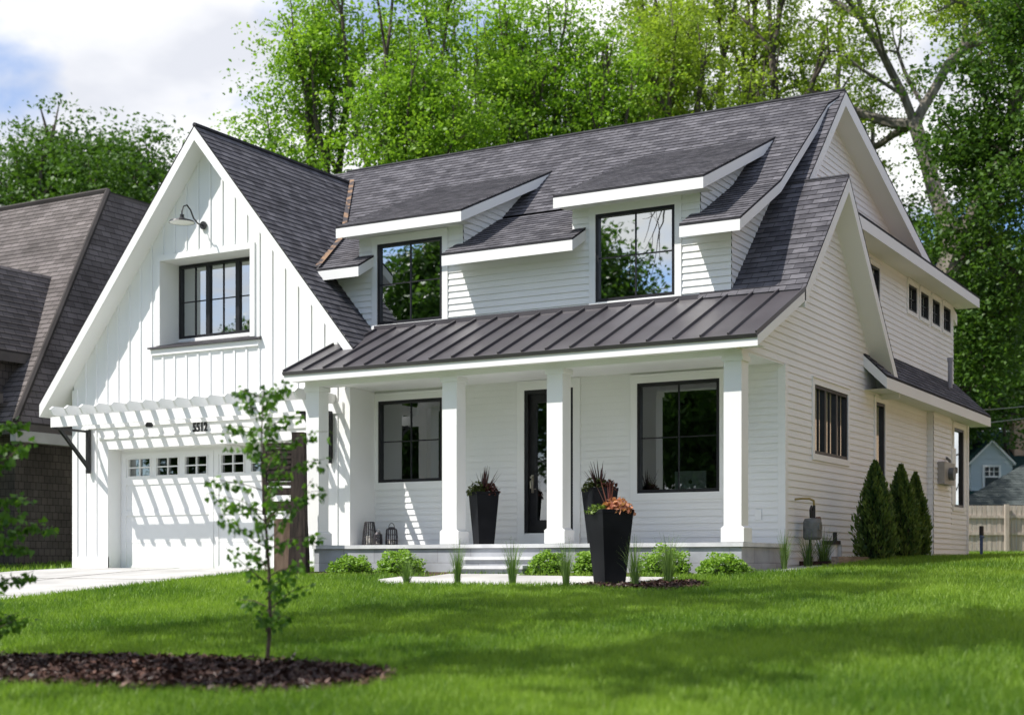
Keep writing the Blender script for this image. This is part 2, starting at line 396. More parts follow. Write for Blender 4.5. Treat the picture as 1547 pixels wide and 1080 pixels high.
tag(ground_sheet('driveway_joint', [(-19.11, 2.62), (-19.09, 2.62), (-19.09, 20.6), (-19.11, 20.6)], mat('joint_dirt', (0.13, 0.12, 0.10), 0.95), 0.0245, edge=-0.021), None, None, kind='structure')
WALK = [(-12.6, 17.75), (-11.9, 17.05), (-8.0, 17.05), (-8.0, 18.55), (-10.75, 18.75), (-10.75, 19.02), (-12.1, 19.02), (-12.1, 18.4), (-12.6, 18.4)]
tag(ground_sheet('front_walk', WALK, M['concrete'], 0.025), None, None, kind='structure')
MULCH = [(-10.65, 8.72), (-9.44, 9.15), (-8.34, 9.28), (-7.45, 9.27), (-6.8, 9.2), (-6.27, 9.0), (-6.02, 8.65), (-6.1, 8.25), (-6.45, 7.95), (-7.26, 7.8), (-8.3, 7.75), (-9.2, 7.62), (-11.5, 7.4), (-12.2, 8.4)]
tag(ground_sheet('mulch_bed', MULCH, M['mulch'], 0.03), None, None, kind='structure')
MULCH2 = [(-8.95, 17.03), (-8.4, 16.72), (-7.75, 16.38), (-7.25, 16.4), (-7.05, 16.9), (-7.3, 17.5), (-7.9, 17.6), (-7.98, 17.03)]
tag(ground_sheet('planting_bed', MULCH2, M['mulch'], 0.03), None, None, kind='structure')
GRAVEL = [(-8.2, 19.3), (-7.5, 19.3), (-6.9, 20.0), (-6.9, 22.4), (-7.5, 22.4), (-7.5, 19.66), (-8.2, 19.66)]
tag(ground_sheet('gravel_strip', GRAVEL, noise_mat('pale_gravel', (0.3, 0.29, 0.28), (0.6, 0.59, 0.57), 30, 0.9, 0.8, 60), 0.02), None, None, kind='structure')
SOIL = [(-15.15, 18.62), (-12.12, 18.62), (-12.12, 19.6), (-15.15, 19.6)]
SOIL2 = [(-10.73, 18.8), (-7.35, 18.8), (-7.35, 19.6), (-10.73, 19.6)]
for P_ in (SOIL, SOIL2):
    tag(ground_sheet('shrub_bed', P_, M['mulch'], 0.015), None, None, kind='structure')
mb = MB(); mb.box(-300, 300, -6.5, 0.0, -1.35, -1.29); structure('street', mb, noise_mat('asphalt', (0.045, 0.045, 0.047), (0.06, 0.06, 0.06), 2, 0.9, 0.3, 60))

def inside(px, py, poly):
    r = np.zeros(len(px), dtype=bool); n = len(poly)
    for i in range(n):
        (x1, y1), (x2, y2) = poly[i], poly[(i + 1) % n]
        if y1 == y2: continue
        c = ((y1 > py) != (y2 > py)) & (px < (x2 - x1) * (py - y1) / (y2 - y1) + x1); r ^= c
    return r
HOUSE_FOOT = [(-22, 20.66), (-15.2, 20.66), (-15.2, 19.6), (-7.5, 19.6), (-7.5, 34), (-22, 34)]
def scatter_lawn(n, d0, d1, margin):
    D = np.sqrt(RNG.uniform(d0 ** 2, d1 ** 2, n)); L = RNG.uniform(-0.36, 0.36, n) * D + RNG.uniform(-margin, margin, n)
    x = -0.5 * D + 0.866 * L; y = 0.866 * D + 0.5 * L
    keep = np.ones(n, dtype=bool)
    for P_ in (DRIVE, WALK, MULCH, MULCH2, GRAVEL, SOIL, SOIL2, HOUSE_FOOT): keep &= ~inside(x, y, P_)
    return x[keep], y[keep]
def grass(name, segs):
    vs, ts = [], []
    for n, d0, d1, mg, h, w in segs:
        x, y = scatter_lawn(n, d0, d1, mg); k = len(x); z = gz(x, y)
        ang = RNG.uniform(0, 2 * np.pi, k); lean = RNG.normal(0, 0.45, (k, 2)); hh = h * RNG.uniform(0.6, 1.35, k)
        b = np.stack([x, y, z - 0.005], -1); wd = np.stack([np.cos(ang), np.sin(ang), np.zeros(k)], -1) * (w / 2)
        tip = b + np.stack([lean[:, 0] * hh, lean[:, 1] * hh, hh], -1)
        v = np.stack([b - wd, b + wd, tip], 1); vs.append(v.reshape(-1, 3))
        pt = 0.5 + 0.20 * np.sin(x * 1.3 + 1.7 * np.sin(y * 0.8)) + 0.16 * np.sin(y * 2.1 + x * 0.6) + 0.16 * np.sin(x * 5.3 + 2 * np.sin(y * 3.7)) * np.sin(y * 4.9 + x) + RNG.normal(0, 0.24, k)
        ts.append(np.repeat(np.clip(pt, 0, 1), 3))
    v = np.concatenate(vs); t = np.concatenate(ts)
    return tag(np_mesh(name, v, np.arange(len(v)).reshape(-1, 3), M['blade'], tint=t), 'mown green lawn grass sloping up to the white house', 'grass', kind='stuff')
grass('lawn_grass', [(240000, 6.5, 13.0, 3.0, 0.075, 0.011), (230000, 13.0, 19.0, 3.5, 0.075, 0.014), (170000, 19.0, 26.0, 4.5, 0.08, 0.018), (80000, 26.0, 46.0, 6.0, 0.09, 0.03)])
def chips(name, poly, n, lift, label):
    xs_ = [p[0] for p in poly]; ys_ = [p[1] for p in poly]
    x = RNG.uniform(min(xs_), max(xs_), n); y = RNG.uniform(min(ys_), max(ys_), n); k = inside(x, y, poly); x, y = x[k] + RNG.normal(0, .07, k.sum()), y[k] + RNG.normal(0, .07, k.sum())
    p = np.stack([x, y, gz(x, y) + lift + RNG.uniform(0, 0.03, len(x))], -1)
    v, f, t = leaves(p, 0.075, RNG.beta(1.1, 2.6, len(x)) * (0.75 + 0.3 * np.sin(x * 2.3 + y)), up=0.5, aspect=0.4)
    return tag(np_mesh(name, v, f, M['chips'], tint=t), label, 'mulch', kind='stuff')
chips('mulch_chips', MULCH, 16000, 0.035, 'loose dark bark mulch in the long bed round the sapling')
chips('mulch_chips', MULCH2, 3500, 0.035, 'loose reddish bark mulch beside the tall black planter')

# ------------------------------------------------------------------ the white house
X, Y, Z = V(1, 0, 0), V(0, 1, 0), V(0, 0, 1)
house = thing('white_house', 'large white two storey farmhouse with dark shingle roofs, front porch and garage gable', 'house', loc=(-14.5, 27, 0))
W = M['white']
XS, YW, YG, XG, ZG, KG = -7.57, 21.44, 20.7, -18.45, 7.99, 1.21
YB, XL = 33.62, -21.95
def g_z(x): return ZG - KG * abs(x + 18.45)
def low_z(y): return 5.22 + (y - 20.95) * 0.5355 if y < 22.78 else 6.2 + (y - 22.78) * 0.778
def metal_z(y): return 3.20 + 0.4577 * (y - 19.3)
LAP = 0.11
def wall(name, O, A, N, poly, holes=(), lap=LAP, lip=0.018, m=None, b_start=-0.25):
    mb = MB(); mb.lapped(O, A, Z, N, poly, lap, lip, holes, b_start); return mb.build(name, m or W, house)

# window list: wall axes, frame rectangle (a0,a1,b0,b1), columns, rows
def window(name, O, A, N, r, cols, rows, trim=0.115, glass='glass', room=1.3, stiles=(), fw=0.055, trims=True, label=None, muntin=0.018):
    a0, a1, b0, b1 = r
    mb = MB()
    for q in ((a0, a1, b0, b0 + fw), (a0, a1, b1 - fw, b1), (a0, a0 + fw, b0 + fw, b1 - fw), (a1 - fw, a1, b0 + fw, b1 - fw)):
        mb.obox(O, A, Z, N, *q, -0.07, 0.012)
    for s_ in stiles: mb.obox(O, A, Z, N, s_ - 0.045, s_ + 0.045, b0 + fw, b1 - fw, -0.07, 0.008)
    w = mb.build(name, M['black'], house)
    if label: w['label'] = label
    p = MB(); p.face([O + A * a + Z * b + N * -0.035 for a, b in ((a0 + fw, b0 + fw), (a1 - fw, b0 + fw), (a1 - fw, b1 - fw), (a0 + fw, b1 - fw))])
    p.build('pane', M[glass], w)
    edges = [a0 + fw] + list(stiles) + [a1 - fw]; gap = 0.045 if stiles else 0
    for e0, e1 in zip(edges, edges[1:]):
        g = MB()
        for c in range(1, cols):
            a = e0 + (e1 - e0) * c / cols; g.obox(O, A, Z, N, a - muntin / 2, a + muntin / 2, b0 + fw, b1 - fw, -0.034, -0.016)
        for q in range(1, rows):
            b = b0 + fw + (b1 - b0 - 2 * fw) * q / rows
            g.obox(O, A, Z, N, e0 + (gap if e0 != edges[0] else 0), e1 - (gap if e1 != edges[-1] else 0), b - muntin / 2, b + muntin / 2, -0.0338, -0.018)
        if g.f: g.build('muntin', M['black'], w)
    if trims:
        t = MB()
        t.obox(O, A, Z, N, a0 - trim, a0, b0 - trim, b1 + trim, -0.02, 0.028); t.obox(O, A, Z, N, a1, a1 + trim, b0 - trim, b1 + trim, -0.02, 0.028)
        t.obox(O, A, Z, N, a0, a1, b1, b1 + trim, -0.02, 0.028); t.obox(O, A, Z, N, a0, a1, b0 - trim, b0, -0.02, 0.028)
        t.obox(O, A, Z, N, a0 - trim, a1 + trim, b1 + trim, b1 + trim + 0.022, -0.02, 0.045)
        t.build('window_trim', W, w)
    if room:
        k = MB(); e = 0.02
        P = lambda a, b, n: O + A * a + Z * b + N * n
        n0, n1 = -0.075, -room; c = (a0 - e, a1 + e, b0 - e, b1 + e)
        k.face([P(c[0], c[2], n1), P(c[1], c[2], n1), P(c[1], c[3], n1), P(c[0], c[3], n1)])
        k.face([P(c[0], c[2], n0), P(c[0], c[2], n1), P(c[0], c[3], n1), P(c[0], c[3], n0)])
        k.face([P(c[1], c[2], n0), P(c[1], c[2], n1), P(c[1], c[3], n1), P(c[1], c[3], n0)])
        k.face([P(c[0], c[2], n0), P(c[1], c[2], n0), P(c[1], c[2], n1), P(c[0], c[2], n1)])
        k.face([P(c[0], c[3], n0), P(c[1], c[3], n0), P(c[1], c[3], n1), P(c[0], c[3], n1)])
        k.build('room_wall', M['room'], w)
    return w

# --- walls
FO = V(0, YW, 0); FN = V(0, -1, 0); SN = V(1, 0, 0)
pl, pr = (-15.13, -13.77, 1.43, 2.88), (-10.04, -8.62, 1.12, 2.89)
ul, ur = (-15.15, -13.77, 4.24, 5.68), (-10.79, -9.38, 4.26, 5.70)
dr = (-12.13, -11.20, 0.50, 2.90)
wall('front_wall', FO, X, FN, [(-15.2, 0.2), (-15.2, 3.2), (-7.59, 3.2), (-7.59, -0.3), (-9, -0.3), (-9, 0.2)], (pl, pr, dr))
wall('upper_front_wall', FO, X, FN, [(-16.2, 4.05), (-8.43, 4.05), (-8.43, 5.44), (-8.95, 5.44), (-8.95, 6.08), (-11.22, 6.08), (-11.22, 5.44), (-13.35, 5.44), (-13.35, 6.08), (-15.55, 6.08), (-15.55, 5.44), (-16.2, 5.44)], (ul, ur))
SO = V(XS, 0, 0)
sw = (22.82, 24.6, 1.76, 2.88); nw = (26.3, 26.88, 1.55, 2.93); rw = (32.25, 33.15, 1.22, 2.94)
wall('side_wall', SO, Y, SN, [(19.40, 3.02), (YW, 3.02), (YW, -0.3), (YB, -0.3), (YB, 3.3), (27.2, 3.3), (26.2, 3.55), (23.53, 6.2), (21.31, 3.98), (19.40, 3.10)], (sw, nw, rw), lip=0.012)
wall('upper_side_wall', V(-7.89, 0, 0), Y, SN, [(25.0, 3.5), (YB, 3.5), (YB, 5.86), (25.0, 5.86)],
     [(29.73 + i * 0.965, 30.40 + i * 0.965, 5.14, 5.67) for i in range(4)] + [(27.0, 27.66, 4.95, 5.60)], lip=0.012)
wall('gable_end_wall', V(-8.30, 0, 0), Y, SN, [(22.0, 4.5), (25.62, 8.2), (31.6, 6.3), (33, 5.7), (23, 5.5)], lip=0.012)
wall('rear_wall', V(0, YB, 0), X, V(0, 1, 0), [(XL, -0.3), (XS, -0.3), (XS, 3.3), (-7.89, 3.3), (-7.89, 5.86), (XL, 5.86)], lap=5, lip=0)
wall('left_wall', V(XL, 0, 0), Y, V(-1, 0, 0), [(YG, -0.3), (YB, -0.3), (YB, 3.6), (YG, 3.6)])
# bump-out beside the rear window
mb = MB(); mb.lapped(V(-7.44, 0, 0), Y, Z, SN, [(30.0, -0.3), (31.5, -0.3), (31.5, 3.1), (30.0, 3.1)], LAP, 0.017, (), -0.25)
mb.lapped(V(0, 30.0, 0), X, Z, FN, [(-7.57, -0.3), (-7.44, -0.3), (-7.44, 3.1), (-7.57, 3.1)], LAP, 0.017, (), -0.25)
mb.lapped(V(0, 31.5, 0), X, Z, Y, [(-7.57, -0.3), (-7.44, -0.3), (-7.44, 3.1), (-7.57, 3.1)], LAP, 0.017, (), -0.25)
mb.build('wall_bay', W, house)
# dormer cheeks
for xx, nn_, pts in ((-13.35, SN, 0), (-8.95, SN, 0), (-15.55, -SN, 0), (-11.22, -SN, 0), (-8.43, SN, [(YW, 4.15), (25.3, 7.95), (25.2, 7.95), (22.78, 6.1), (YW, 5.42)])):
    mb = MB(); mb.lapped(V(xx, 0, 0), Y, Z, nn_, pts or [(YW, 5.3), (24.3, 7.2), (24.3, 7.3), (YW, 6.05)], LAP, 0.014, (), -0.25); mb.build('dormer_cheek', W, house)
# corner boards
mb = MB()
mb.box(-15.30, -15.2, YG + .002, YW + 0.02, 0.24, 3.06)            # porch end wall lining
mb.build('porch_end_wall', W, house)
mb = MB(); mb.box(-7.66, -7.545, YW - 0.024, YW + 0.10, -0.25, 3.04); mb.build('corner_board', W, house)
mb = MB(); mb.box(-7.655, -7.545, YB - 0.11, YB + 0.02, -0.25, 3.08); mb.build('corner_board', W, house)

# --- garage gable, board and batten
GO = V(0, YG, 0)
GH = (-21.0, -16.2, -0.5, 2.2); GWN = (-19.65, -17.45, 4.12, 5.72)
gpoly = [(XL, -0.3), (-15.2, -0.3), (-15.2, g_z(-15.2) - 0.1), (XG, ZG - 0.1), (XL, g_z(XL) - 0.1)]
mb = MB(); mb.lapped(GO, X, Z, FN, gpoly, 20, 0, (GH, GWN), -1)
def batten(a, b0, b1): mb.obox(GO, X, Z, FN, a - 0.022, a + 0.022, b0, b1, 0, 0.02)
a = XL + 0.32
while a < -15.25:
    top = g_z(a) - 0.12
    if GWN[0] - 0.13 < a < GWN[1] + 0.13:
        if a not in (0,): batten(a, 2.83, 3.92); batten(a, 5.85, top)
    elif -21.2 < a < -16.0: batten(a, 2.83, top)
    else: batten(a, 0.12, 2.6); batten(a, 2.83, top)
    a += 0.292
mb.build('gable_wall', W, house)
mb = MB()
mb.obox(GO, X, Z, FN, XL - 0.02, -21.0, -0.3, 0.12, 0, 0.028)
mb.obox(GO, X, Z, FN, -16.2, -15.2, -0.3, 0.12, 0, 0.028)
mb.obox(GO, X, Z, FN, XL - 0.02, XL + 0.11, 0.12, 3.4, 0, 0.026)
mb.obox(GO, X, Z, FN, -15.31, -15.2, 0.12, 3.06, 0, 0.026)
mb.obox(GO, X, Z, FN, -21.2, -21.0, -0.25, 2.4, 0, 0.03); mb.obox(GO, X, Z, FN, -16.2, -16.0, -0.25, 2.4, 0, 0.03)
mb.obox(GO, X, Z, FN, -21.0, -16.2, 2.2, 2.4, 0, 0.03)
mb.obox(GO, X, Z, FN, -21.25, -15.95, 2.4, 2.44, 0, 0.055)
mb.obox(GO, X, Z, FN, -21.2, -16.0, 2.44, 2.62, 0, 0.012)
mb.build('garage_trim', W, house)
# recess of the gable window, its casing and sill
mb = MB()
mb.box(GWN[0] - 0.02, GWN[0], YG, YG + 0.55, GWN[2], GWN[3]); mb.box(GWN[1], GWN[1] + 0.02, YG, YG + 0.55, GWN[2], GWN[3])
mb.box(GWN[0] - 0.02, GWN[1] + 0.02, YG, YG + 0.55, GWN[3], GWN[3] + 0.02); mb.box(GWN[0] - 0.02, GWN[1] + 0.02, YG, YG + 0.55, GWN[2] - 0.02, GWN[2])
mb.box(GWN[0], GWN[1], YG + 0.47, YG + 0.52, GWN[2], 4.30)
for q in ((GWN[0] - 0.11, GWN[0], GWN[2], GWN[3] + 0.11), (GWN[1], GWN[1] + 0.11, GWN[2], GWN[3] + 0.11), (GWN[0], GWN[1], GWN[3], GWN[3] + 0.11)):
    mb.obox(GO, X, Z, FN, *q, 0, 0.03)
mb.obox(GO, X, Z, FN, -19.86, -17.24, 3.94, 4.05, 0, 0.05)
mb.build('recess_trim', W, house)
mb = MB()
mb.prism([(-19.9, YG - 0.10, 4.055), (-19.9, YG - 0.10, 4.085), (-19.9, YG + 0.47, 4.24), (-19.9, YG + 0.47, 4.055)], V(2.70, 0, 0))
mb.build('window_sill', M['metal_roof'], house)
window('gable_window', V(0, YG + 0.5, 0), X, FN, (-19.64, -17.46, 4.30, 5.71), 2, 2, 0, 'glass_up', 1.2, stiles=(-18.92, -18.19), trims=False)

# --- windows
window('window', FO, X, FN, pl, 2, 2, room=1.6, label='porch window left of the front door')
window('window', FO, X, FN, pr, 2, 2, room=2.6, label='tall porch window right of the front door')
window('dormer_window', FO, X, FN, ul, 2, 2, glass='glass_up', room=1.0)
window('dormer_window', FO, X, FN, ur, 2, 2, glass='glass_up', room=1.0)
window('side_window', SO, Y, SN, sw, 2, 1, glass='glass_up', stiles=(23.42, 24.02), room=1.3, trim=0.1)
window('narrow_window', SO, Y, SN, nw, 1, 1, glass='glass_up', room=1.0, trim=0.09)
window('rear_window', SO, Y, SN, rw, 1, 1, glass='glass_up', room=1.0, trim=0.09)
UO = V(-7.89, 0, 0)
for i in range(4): window('small_window', UO, Y, SN, (29.73 + i * 0.965, 30.40 + i * 0.965, 5.14, 5.67), 2, 2, glass='glass_up', room=0.8, trim=0.08, fw=0.04)
window('small_window', UO, Y, SN, (27.0, 27.66, 4.95, 5.60), 2, 2, glass='glass_up', room=0.8, trim=0.08, fw=0.04)

# --- front door
mb = MB(); a0, a1, b0, b1 = dr
for q in ((a0, a0 + 0.07, b0, b1), (a1 - 0.07, a1, b0, b1), (a0 + 0.07, a1 - 0.07, b1 - 0.07, b1)): mb.obox(FO, X, Z, FN, *q, -0.12, 0.015)
for q in ((a0 + 0.07, a0 + 0.20, b0, b1 - 0.07), (a1 - 0.20, a1 - 0.07, b0, b1 - 0.07), (a0 + 0.2, a1 - 0.2, b1 - 0.21, b1 - 0.07), (a0 + 0.2, a1 - 0.2, b0, b0 + 0.22)): mb.obox(FO, X, Z, FN, *q, -0.10, -0.05)
door = mb.build('front_door', M['black'], house)
mb = MB(); mb.face([FO + X * a + Z * b + FN * -0.075 for a, b in ((a0 + 0.2, b0 + 0.22), (a1 - 0.2, b0 + 0.22), (a1 - 0.2, b1 - 0.21), (a0 + 0.2, b1 - 0.21))]); mb.build('pane', M['glass'], door)
mb = MB(); mb.obox(FO, X, Z, FN, a0 + 0.2, a1 - 0.2, 1.69, 1.71, -0.074, -0.058); mb.build('muntin', M['black'], door)
mb = MB(); mb.obox(FO, X, Z, FN, a0 + 0.11, a0 + 0.15, 1.18, 1.48, -0.05, -0.03)
mb.tube([V(a0 + 0.13, YW + 0.03, 1.24), V(a0 + 0.13, YW - 0.03, 1.26), V(a0 + 0.13, YW - 0.04, 1.36), V(a0 + 0.13, YW + 0.03, 1.42)], 0.010, 6)
mb.tube([V(a0 + 0.13, YW + 0.02, 1.44), V(a0 + 0.13, YW - 0.02, 1.44)], 0.02, 8); mb.tube([V(a0 + 0.13, YW - 0.01, 1.24), V(a0 + 0.22, YW - 0.01, 1.24)], 0.008, 6)
mb.build('door_handle', mat('nickel_handle', (0.55, 0.50, 0.42), 0.3, 1.0), door)
t = MB(); tr = 0.13
for q in ((a0 - tr, a0, b0 - 0.02, b1 + tr), (a1, a1 + tr, b0 - 0.02, b1 + tr), (a0, a1, b1, b1 + tr)): t.obox(FO, X, Z, FN, *q, -0.02, 0.03)
t.obox(FO, X, Z, FN, a0 - tr, a1 + tr, b1 + tr, b1 + tr + 0.022, -0.02, 0.048)
t.obox(FO, X, Z, FN, a0 - tr, a1 + tr, 0.29, b0 - 0.02, -0.02, 0.05); t.build('door_trim', W, door)
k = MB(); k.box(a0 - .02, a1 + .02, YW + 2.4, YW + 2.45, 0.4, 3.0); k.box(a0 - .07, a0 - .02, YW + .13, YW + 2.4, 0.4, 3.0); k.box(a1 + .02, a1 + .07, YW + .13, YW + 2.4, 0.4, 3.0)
k.box(a0 - .02, a1 + .02, YW + .13, YW + 2.4, 2.93, 3.0); k.box(a0 - .02, a1 + .02, YW + .13, YW + 2.4, 0.4, 0.47); k.build('room_wall', M['room'], door)

# --- garage door
DY = YG + 0.32; DO = V(0, DY, 0); seam = -18.6
wins = [(-20.78, -20.22), (-20.05, -19.50), (-19.32, -18.78), (-18.42, -17.88), (-17.70, -17.15), (-16.98, -16.42)]
mb = MB(); holes = [(p, q, 1.69, 2.02) for p, q in wins]
mb.lapped(DO, X, Z, FN, [(-21.05, -0.3), (-16.15, -0.3), (-16.15, 2.25), (-21.05, 2.25)], 20, 0, holes, -1)
for s0, s1 in ((-20.95, seam - 0.012), (seam + 0.012, -16.22)):
    for q in ((s0, s0 + 0.10, -0.22, 2.14), (s1 - 0.10, s1, -0.22, 2.14), (s0 + 0.10, s1 - 0.10, -0.22, -0.06), (s0 + 0.10, s1 - 0.10, 2.04, 2.14), (s0 + 0.10, s1 - 0.10, 1.52, 1.67), (s0 + 0.10, s1 - 0.10, 0.92, 1.02)):
        mb.obox(DO, X, Z, FN, *q, 0, 0.018)
for b in (0.42, 0.97, 1.55): mb.obox(DO, X, Z, FN, -21.0, -16.2, b - 0.004, b + 0.004, 0.018, 0.0195)
gd = mb.build('garage_door', W, house)
for p, q in wins:
    m2 = MB(); m2.face([DO + X * a_ + Z * b_ + FN * -0.03 for a_, b_ in ((p, 1.69), (q, 1.69), (q, 2.02), (p, 2.02))]); m2.build('pane', M['glass'], gd)
for p, q in wins:
    m2 = MB(); m2.obox(DO, X, Z, FN, p - 0.02, q + 0.02, 1.67, 1.69, -0.03, 0.024); m2.obox(DO, X, Z, FN, p - 0.02, q + 0.02, 2.02, 2.04, -0.03, 0.024)
    m2.obox(DO, X, Z, FN, p - 0.02, p, 1.69, 2.02, -0.03, 0.024); m2.obox(DO, X, Z, FN, q, q + 0.02, 1.69, 2.02, -0.03, 0.024)
    m2.obox(DO, X, Z, FN, (p + q) / 2 - 0.011, (p + q) / 2 + 0.011, 1.69, 2.02, -0.028, 0.006); m2.obox(DO, X, Z, FN, p, q, 1.843, 1.867, -0.027, 0.005)
    m2.build('pane_grille', W, gd)
mb = MB(); mb.box(-21.02, -21.0, YG, DY, -0.3, 2.2); mb.box(-16.2, -16.18, YG, DY, -0.3, 2.2); mb.box(-21.02, -16.18, YG, DY, 2.2, 2.22); mb.build('garage_jamb', W, house)
mb = MB(); mb.box(-21.0, -16.2, YG + 2.2, YG + 2.25, -0.25, 2.3); mb.box(-21.05, -21.0, DY + .05, YG + 2.2, -0.25, 2.3); mb.box(-16.2, -16.15, DY + .05, YG + 2.2, -0.25, 2.3); mb.box(-21.0, -16.2, DY + .05, YG + 2.2, 2.26, 2.3)
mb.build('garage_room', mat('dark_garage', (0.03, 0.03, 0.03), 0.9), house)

# --- pergola over the garage door
mb = MB(); mb.obox(GO, X, Z, FN, -21.55, -15.35, 2.62, 2.82, 0.0, 0.045); perg = mb.build('pergola', W, house)
mb = MB(); mb.box(-21.62, -15.35, 19.80, 19.86, 2.59, 2.785); mb.build('beam', W, perg)
a = -21.36
while a < -15.3:
    m2 = MB()
    prof = [(YG - 0.001, 2.787), (YG - 0.001, 2.96), (19.62, 2.96), (19.54, 2.90), (19.62, 2.787)]
    m2.prism([(a - 0.022, y_, z_) for y_, z_ in prof], V(0.044, 0, 0)); m2.build('rafter', W, perg)
    a += 0.388
for bx_ in (-21.49, -15.62):
    m2 = MB(); m2.box(bx_ - 0.035, bx_ + 0.035, YG - 0.10, YG - 0.03, 1.75, 2.60); m2.box(bx_ - 0.035, bx_ + 0.035, 19.75, YG - 0.10, 2.545, 2.585)
    d = (V(0, 19.92, 2.55) - V(0, YG - 0.06, 1.86)); d.normalize(); nn = V(0, -d.z, d.y)
    m2.obox(V(bx_, YG - 0.06, 1.86), X, d, nn, -0.03, 0.03, 0, 1.05, -0.03, 0.03); m2.build('bracket', M['iron'], perg)
mb = MB(); mb.lathe((-19.25, 19.98, 2.50), [(0, 0.0), (0.06, 0.0), (0.075, 0.04), (0.05, 0.085), (0, 0.085)], 14); mb.build('downlight', M['iron'], perg)

# --- house number
def text_mesh(name, body, size, m, parent, loc, rot, extrude=0.008, bold=0.0, sx=1.0):
    c = bpy.data.curves.new(name, 'FONT'); c.body = body; c.size = size; c.extrude = extrude; c.offset = bold; c.align_x = 'LEFT'
    c.space_character = 1.18
    t_ = bpy.data.objects.new(name, c); COL.objects.link(t_)
    dg = bpy.context.evaluated_depsgraph_get(); dg.update()
    me = bpy.data.meshes.new_from_object(t_.evaluated_get(dg)); bpy.data.objects.remove(t_)
    me.transform(Matrix.Translation(loc) @ rot @ Matrix.Diagonal((sx, 1, 1, 1)))
    me.materials.clear(); me.materials.append(m)
    o = bpy.data.objects.new(name, me); COL.objects.link(o); put(o, parent); return o
text_mesh('house_number', '5512', 0.235, M['iron'], house, V(-18.82, YG - 0.03, 2.45), Matrix.Rotation(R(90), 4, 'X'), 0.012, 0.006, 0.66)

# --- roofs
def roof(name, pts, dz=0.2, shingle=0.035, m=None, ext=0.0, fascia=True, h=0.14, fm=None):
    """a white plumb-edged deck with courses of shingles on top"""
    pts = [Vector(p) for p in pts]
    n = V(0, 0, 0)
    for i in range(len(pts)): n += (pts[i] - pts[0]).cross(pts[(i + 1) % len(pts)] - pts[0])
    n.normalize()
    if n.z < 0: n = -n
    A = Z.cross(n).normalized(); B = n.cross(A)
    O = min(pts, key=lambda p: p.z).copy()
    poly = [((p - O).dot(A), (p - O).dot(B)) for p in pts]
    up = V(0, 0, shingle)
    mb = MB(); mb.lapped(O + up, A, B, n, poly, h, 0.009, (), 0.0)
    q = [p for p in pts]; k = len(q)
    for i in range(k):
        j = (i + 1) % k; f = [q[i] + up, q[i] + up * 0.0, q[j] + up * 0.0, q[j] + up]
        mb.face(f)
    r = mb.build(name, m or M['shingle'], house)
    if fascia:
        s_ = MB(); c = sum(pts, V(0, 0, 0)) / k
        ins = [p + (V(c.x, c.y, c.z) - p).normalized() * 0.012 for p in pts]
        ins = [V(p.x, p.y, p.z - 0.001) for p in pts]
        s_.slab(ins, dz, top=False); s_.build('roof_fascia', fm or M['soffit'], house)
    return r
G = lambda x, y: V(x, y, g_z(x))
lx = lambda y: XG + (ZG - low_z(y)) / KG          # where the garage slope meets the low slope
ymeet = 22.78 + (ZG - 6.2) / 0.778
garage_r = [G(XG, 20.3), G(XG, ymeet + 0.2), G(lx(22.78) + 0.1, 22.78 + 0.12), G(lx(20.95) + .1, 21.44), G(-15.22, 21.44), G(-14.86, 20.3)]
roof('garage_roof', garage_r, 0.24)
roof('garage_roof', [G(XG, 20.3), G(-22.48, 20.3), G(-22.48, 33.9), G(XG, 33.9)], 0.24)
Lz = lambda x, y: V(x, y, low_z(y))
XR = -8.10
# low slope, lower (flared) part: three pieces between the raised dormers; upper part one piece notched by them
for pts in ([(lx(20.95), 20.95), (-15.22, 20.95), (-15.22, 21.44), (-15.5, 21.44), (-15.5, 22.78), (lx(22.78), 22.78)],
            [(-13.48, 20.95), (-10.97, 20.95), (-10.97, 21.44), (-11.17, 21.44), (-11.17, 22.78), (-13.40, 22.78), (-13.40, 21.44), (-13.48, 21.44)],
            [(-9.10, 20.95), (XR, 20.95), (XR, 22.78), (-9.0, 22.78), (-9.0, 21.44), (-9.10, 21.44)]):
    roof('main_roof', [Lz(*p) for p in pts], 0.17)
roof('main_roof', [Lz(*p) for p in [(lx(22.78), 22.78), (-15.5, 22.78), (-15.5, 24.2), (-13.40, 24.2), (-13.40, 22.78), (-11.17, 22.78), (-11.17, 24.2), (-9.0, 24.2), (-9.0, 22.78), (XR, 22.78), (XR, 25.22), (-7.98, 25.42), (-7.98, 25.62), (-21.5, 25.62), (-21.5, ymeet), (XG, ymeet)]], 0.17)
# raised dormer roofs
for x0, x1 in ((-15.75, -13.12), (-11.35, -8.72)):
    roof('dormer_roof', [V(x0, 21.0, 5.95), V(x1, 21.0, 5.95), V(x1, 24.32, 7.38), V(x0, 24.32, 7.38)], 0.17)
    mb = MB(); mb.face([(x0 + 0.02, 21.02, 5.81), (x1 - 0.02, 21.02, 5.81), (x1 - 0.02, YW, 5.83), (x0 + 0.02, YW, 5.83)]); mb.build('dormer_soffit', M['soffit'], house)
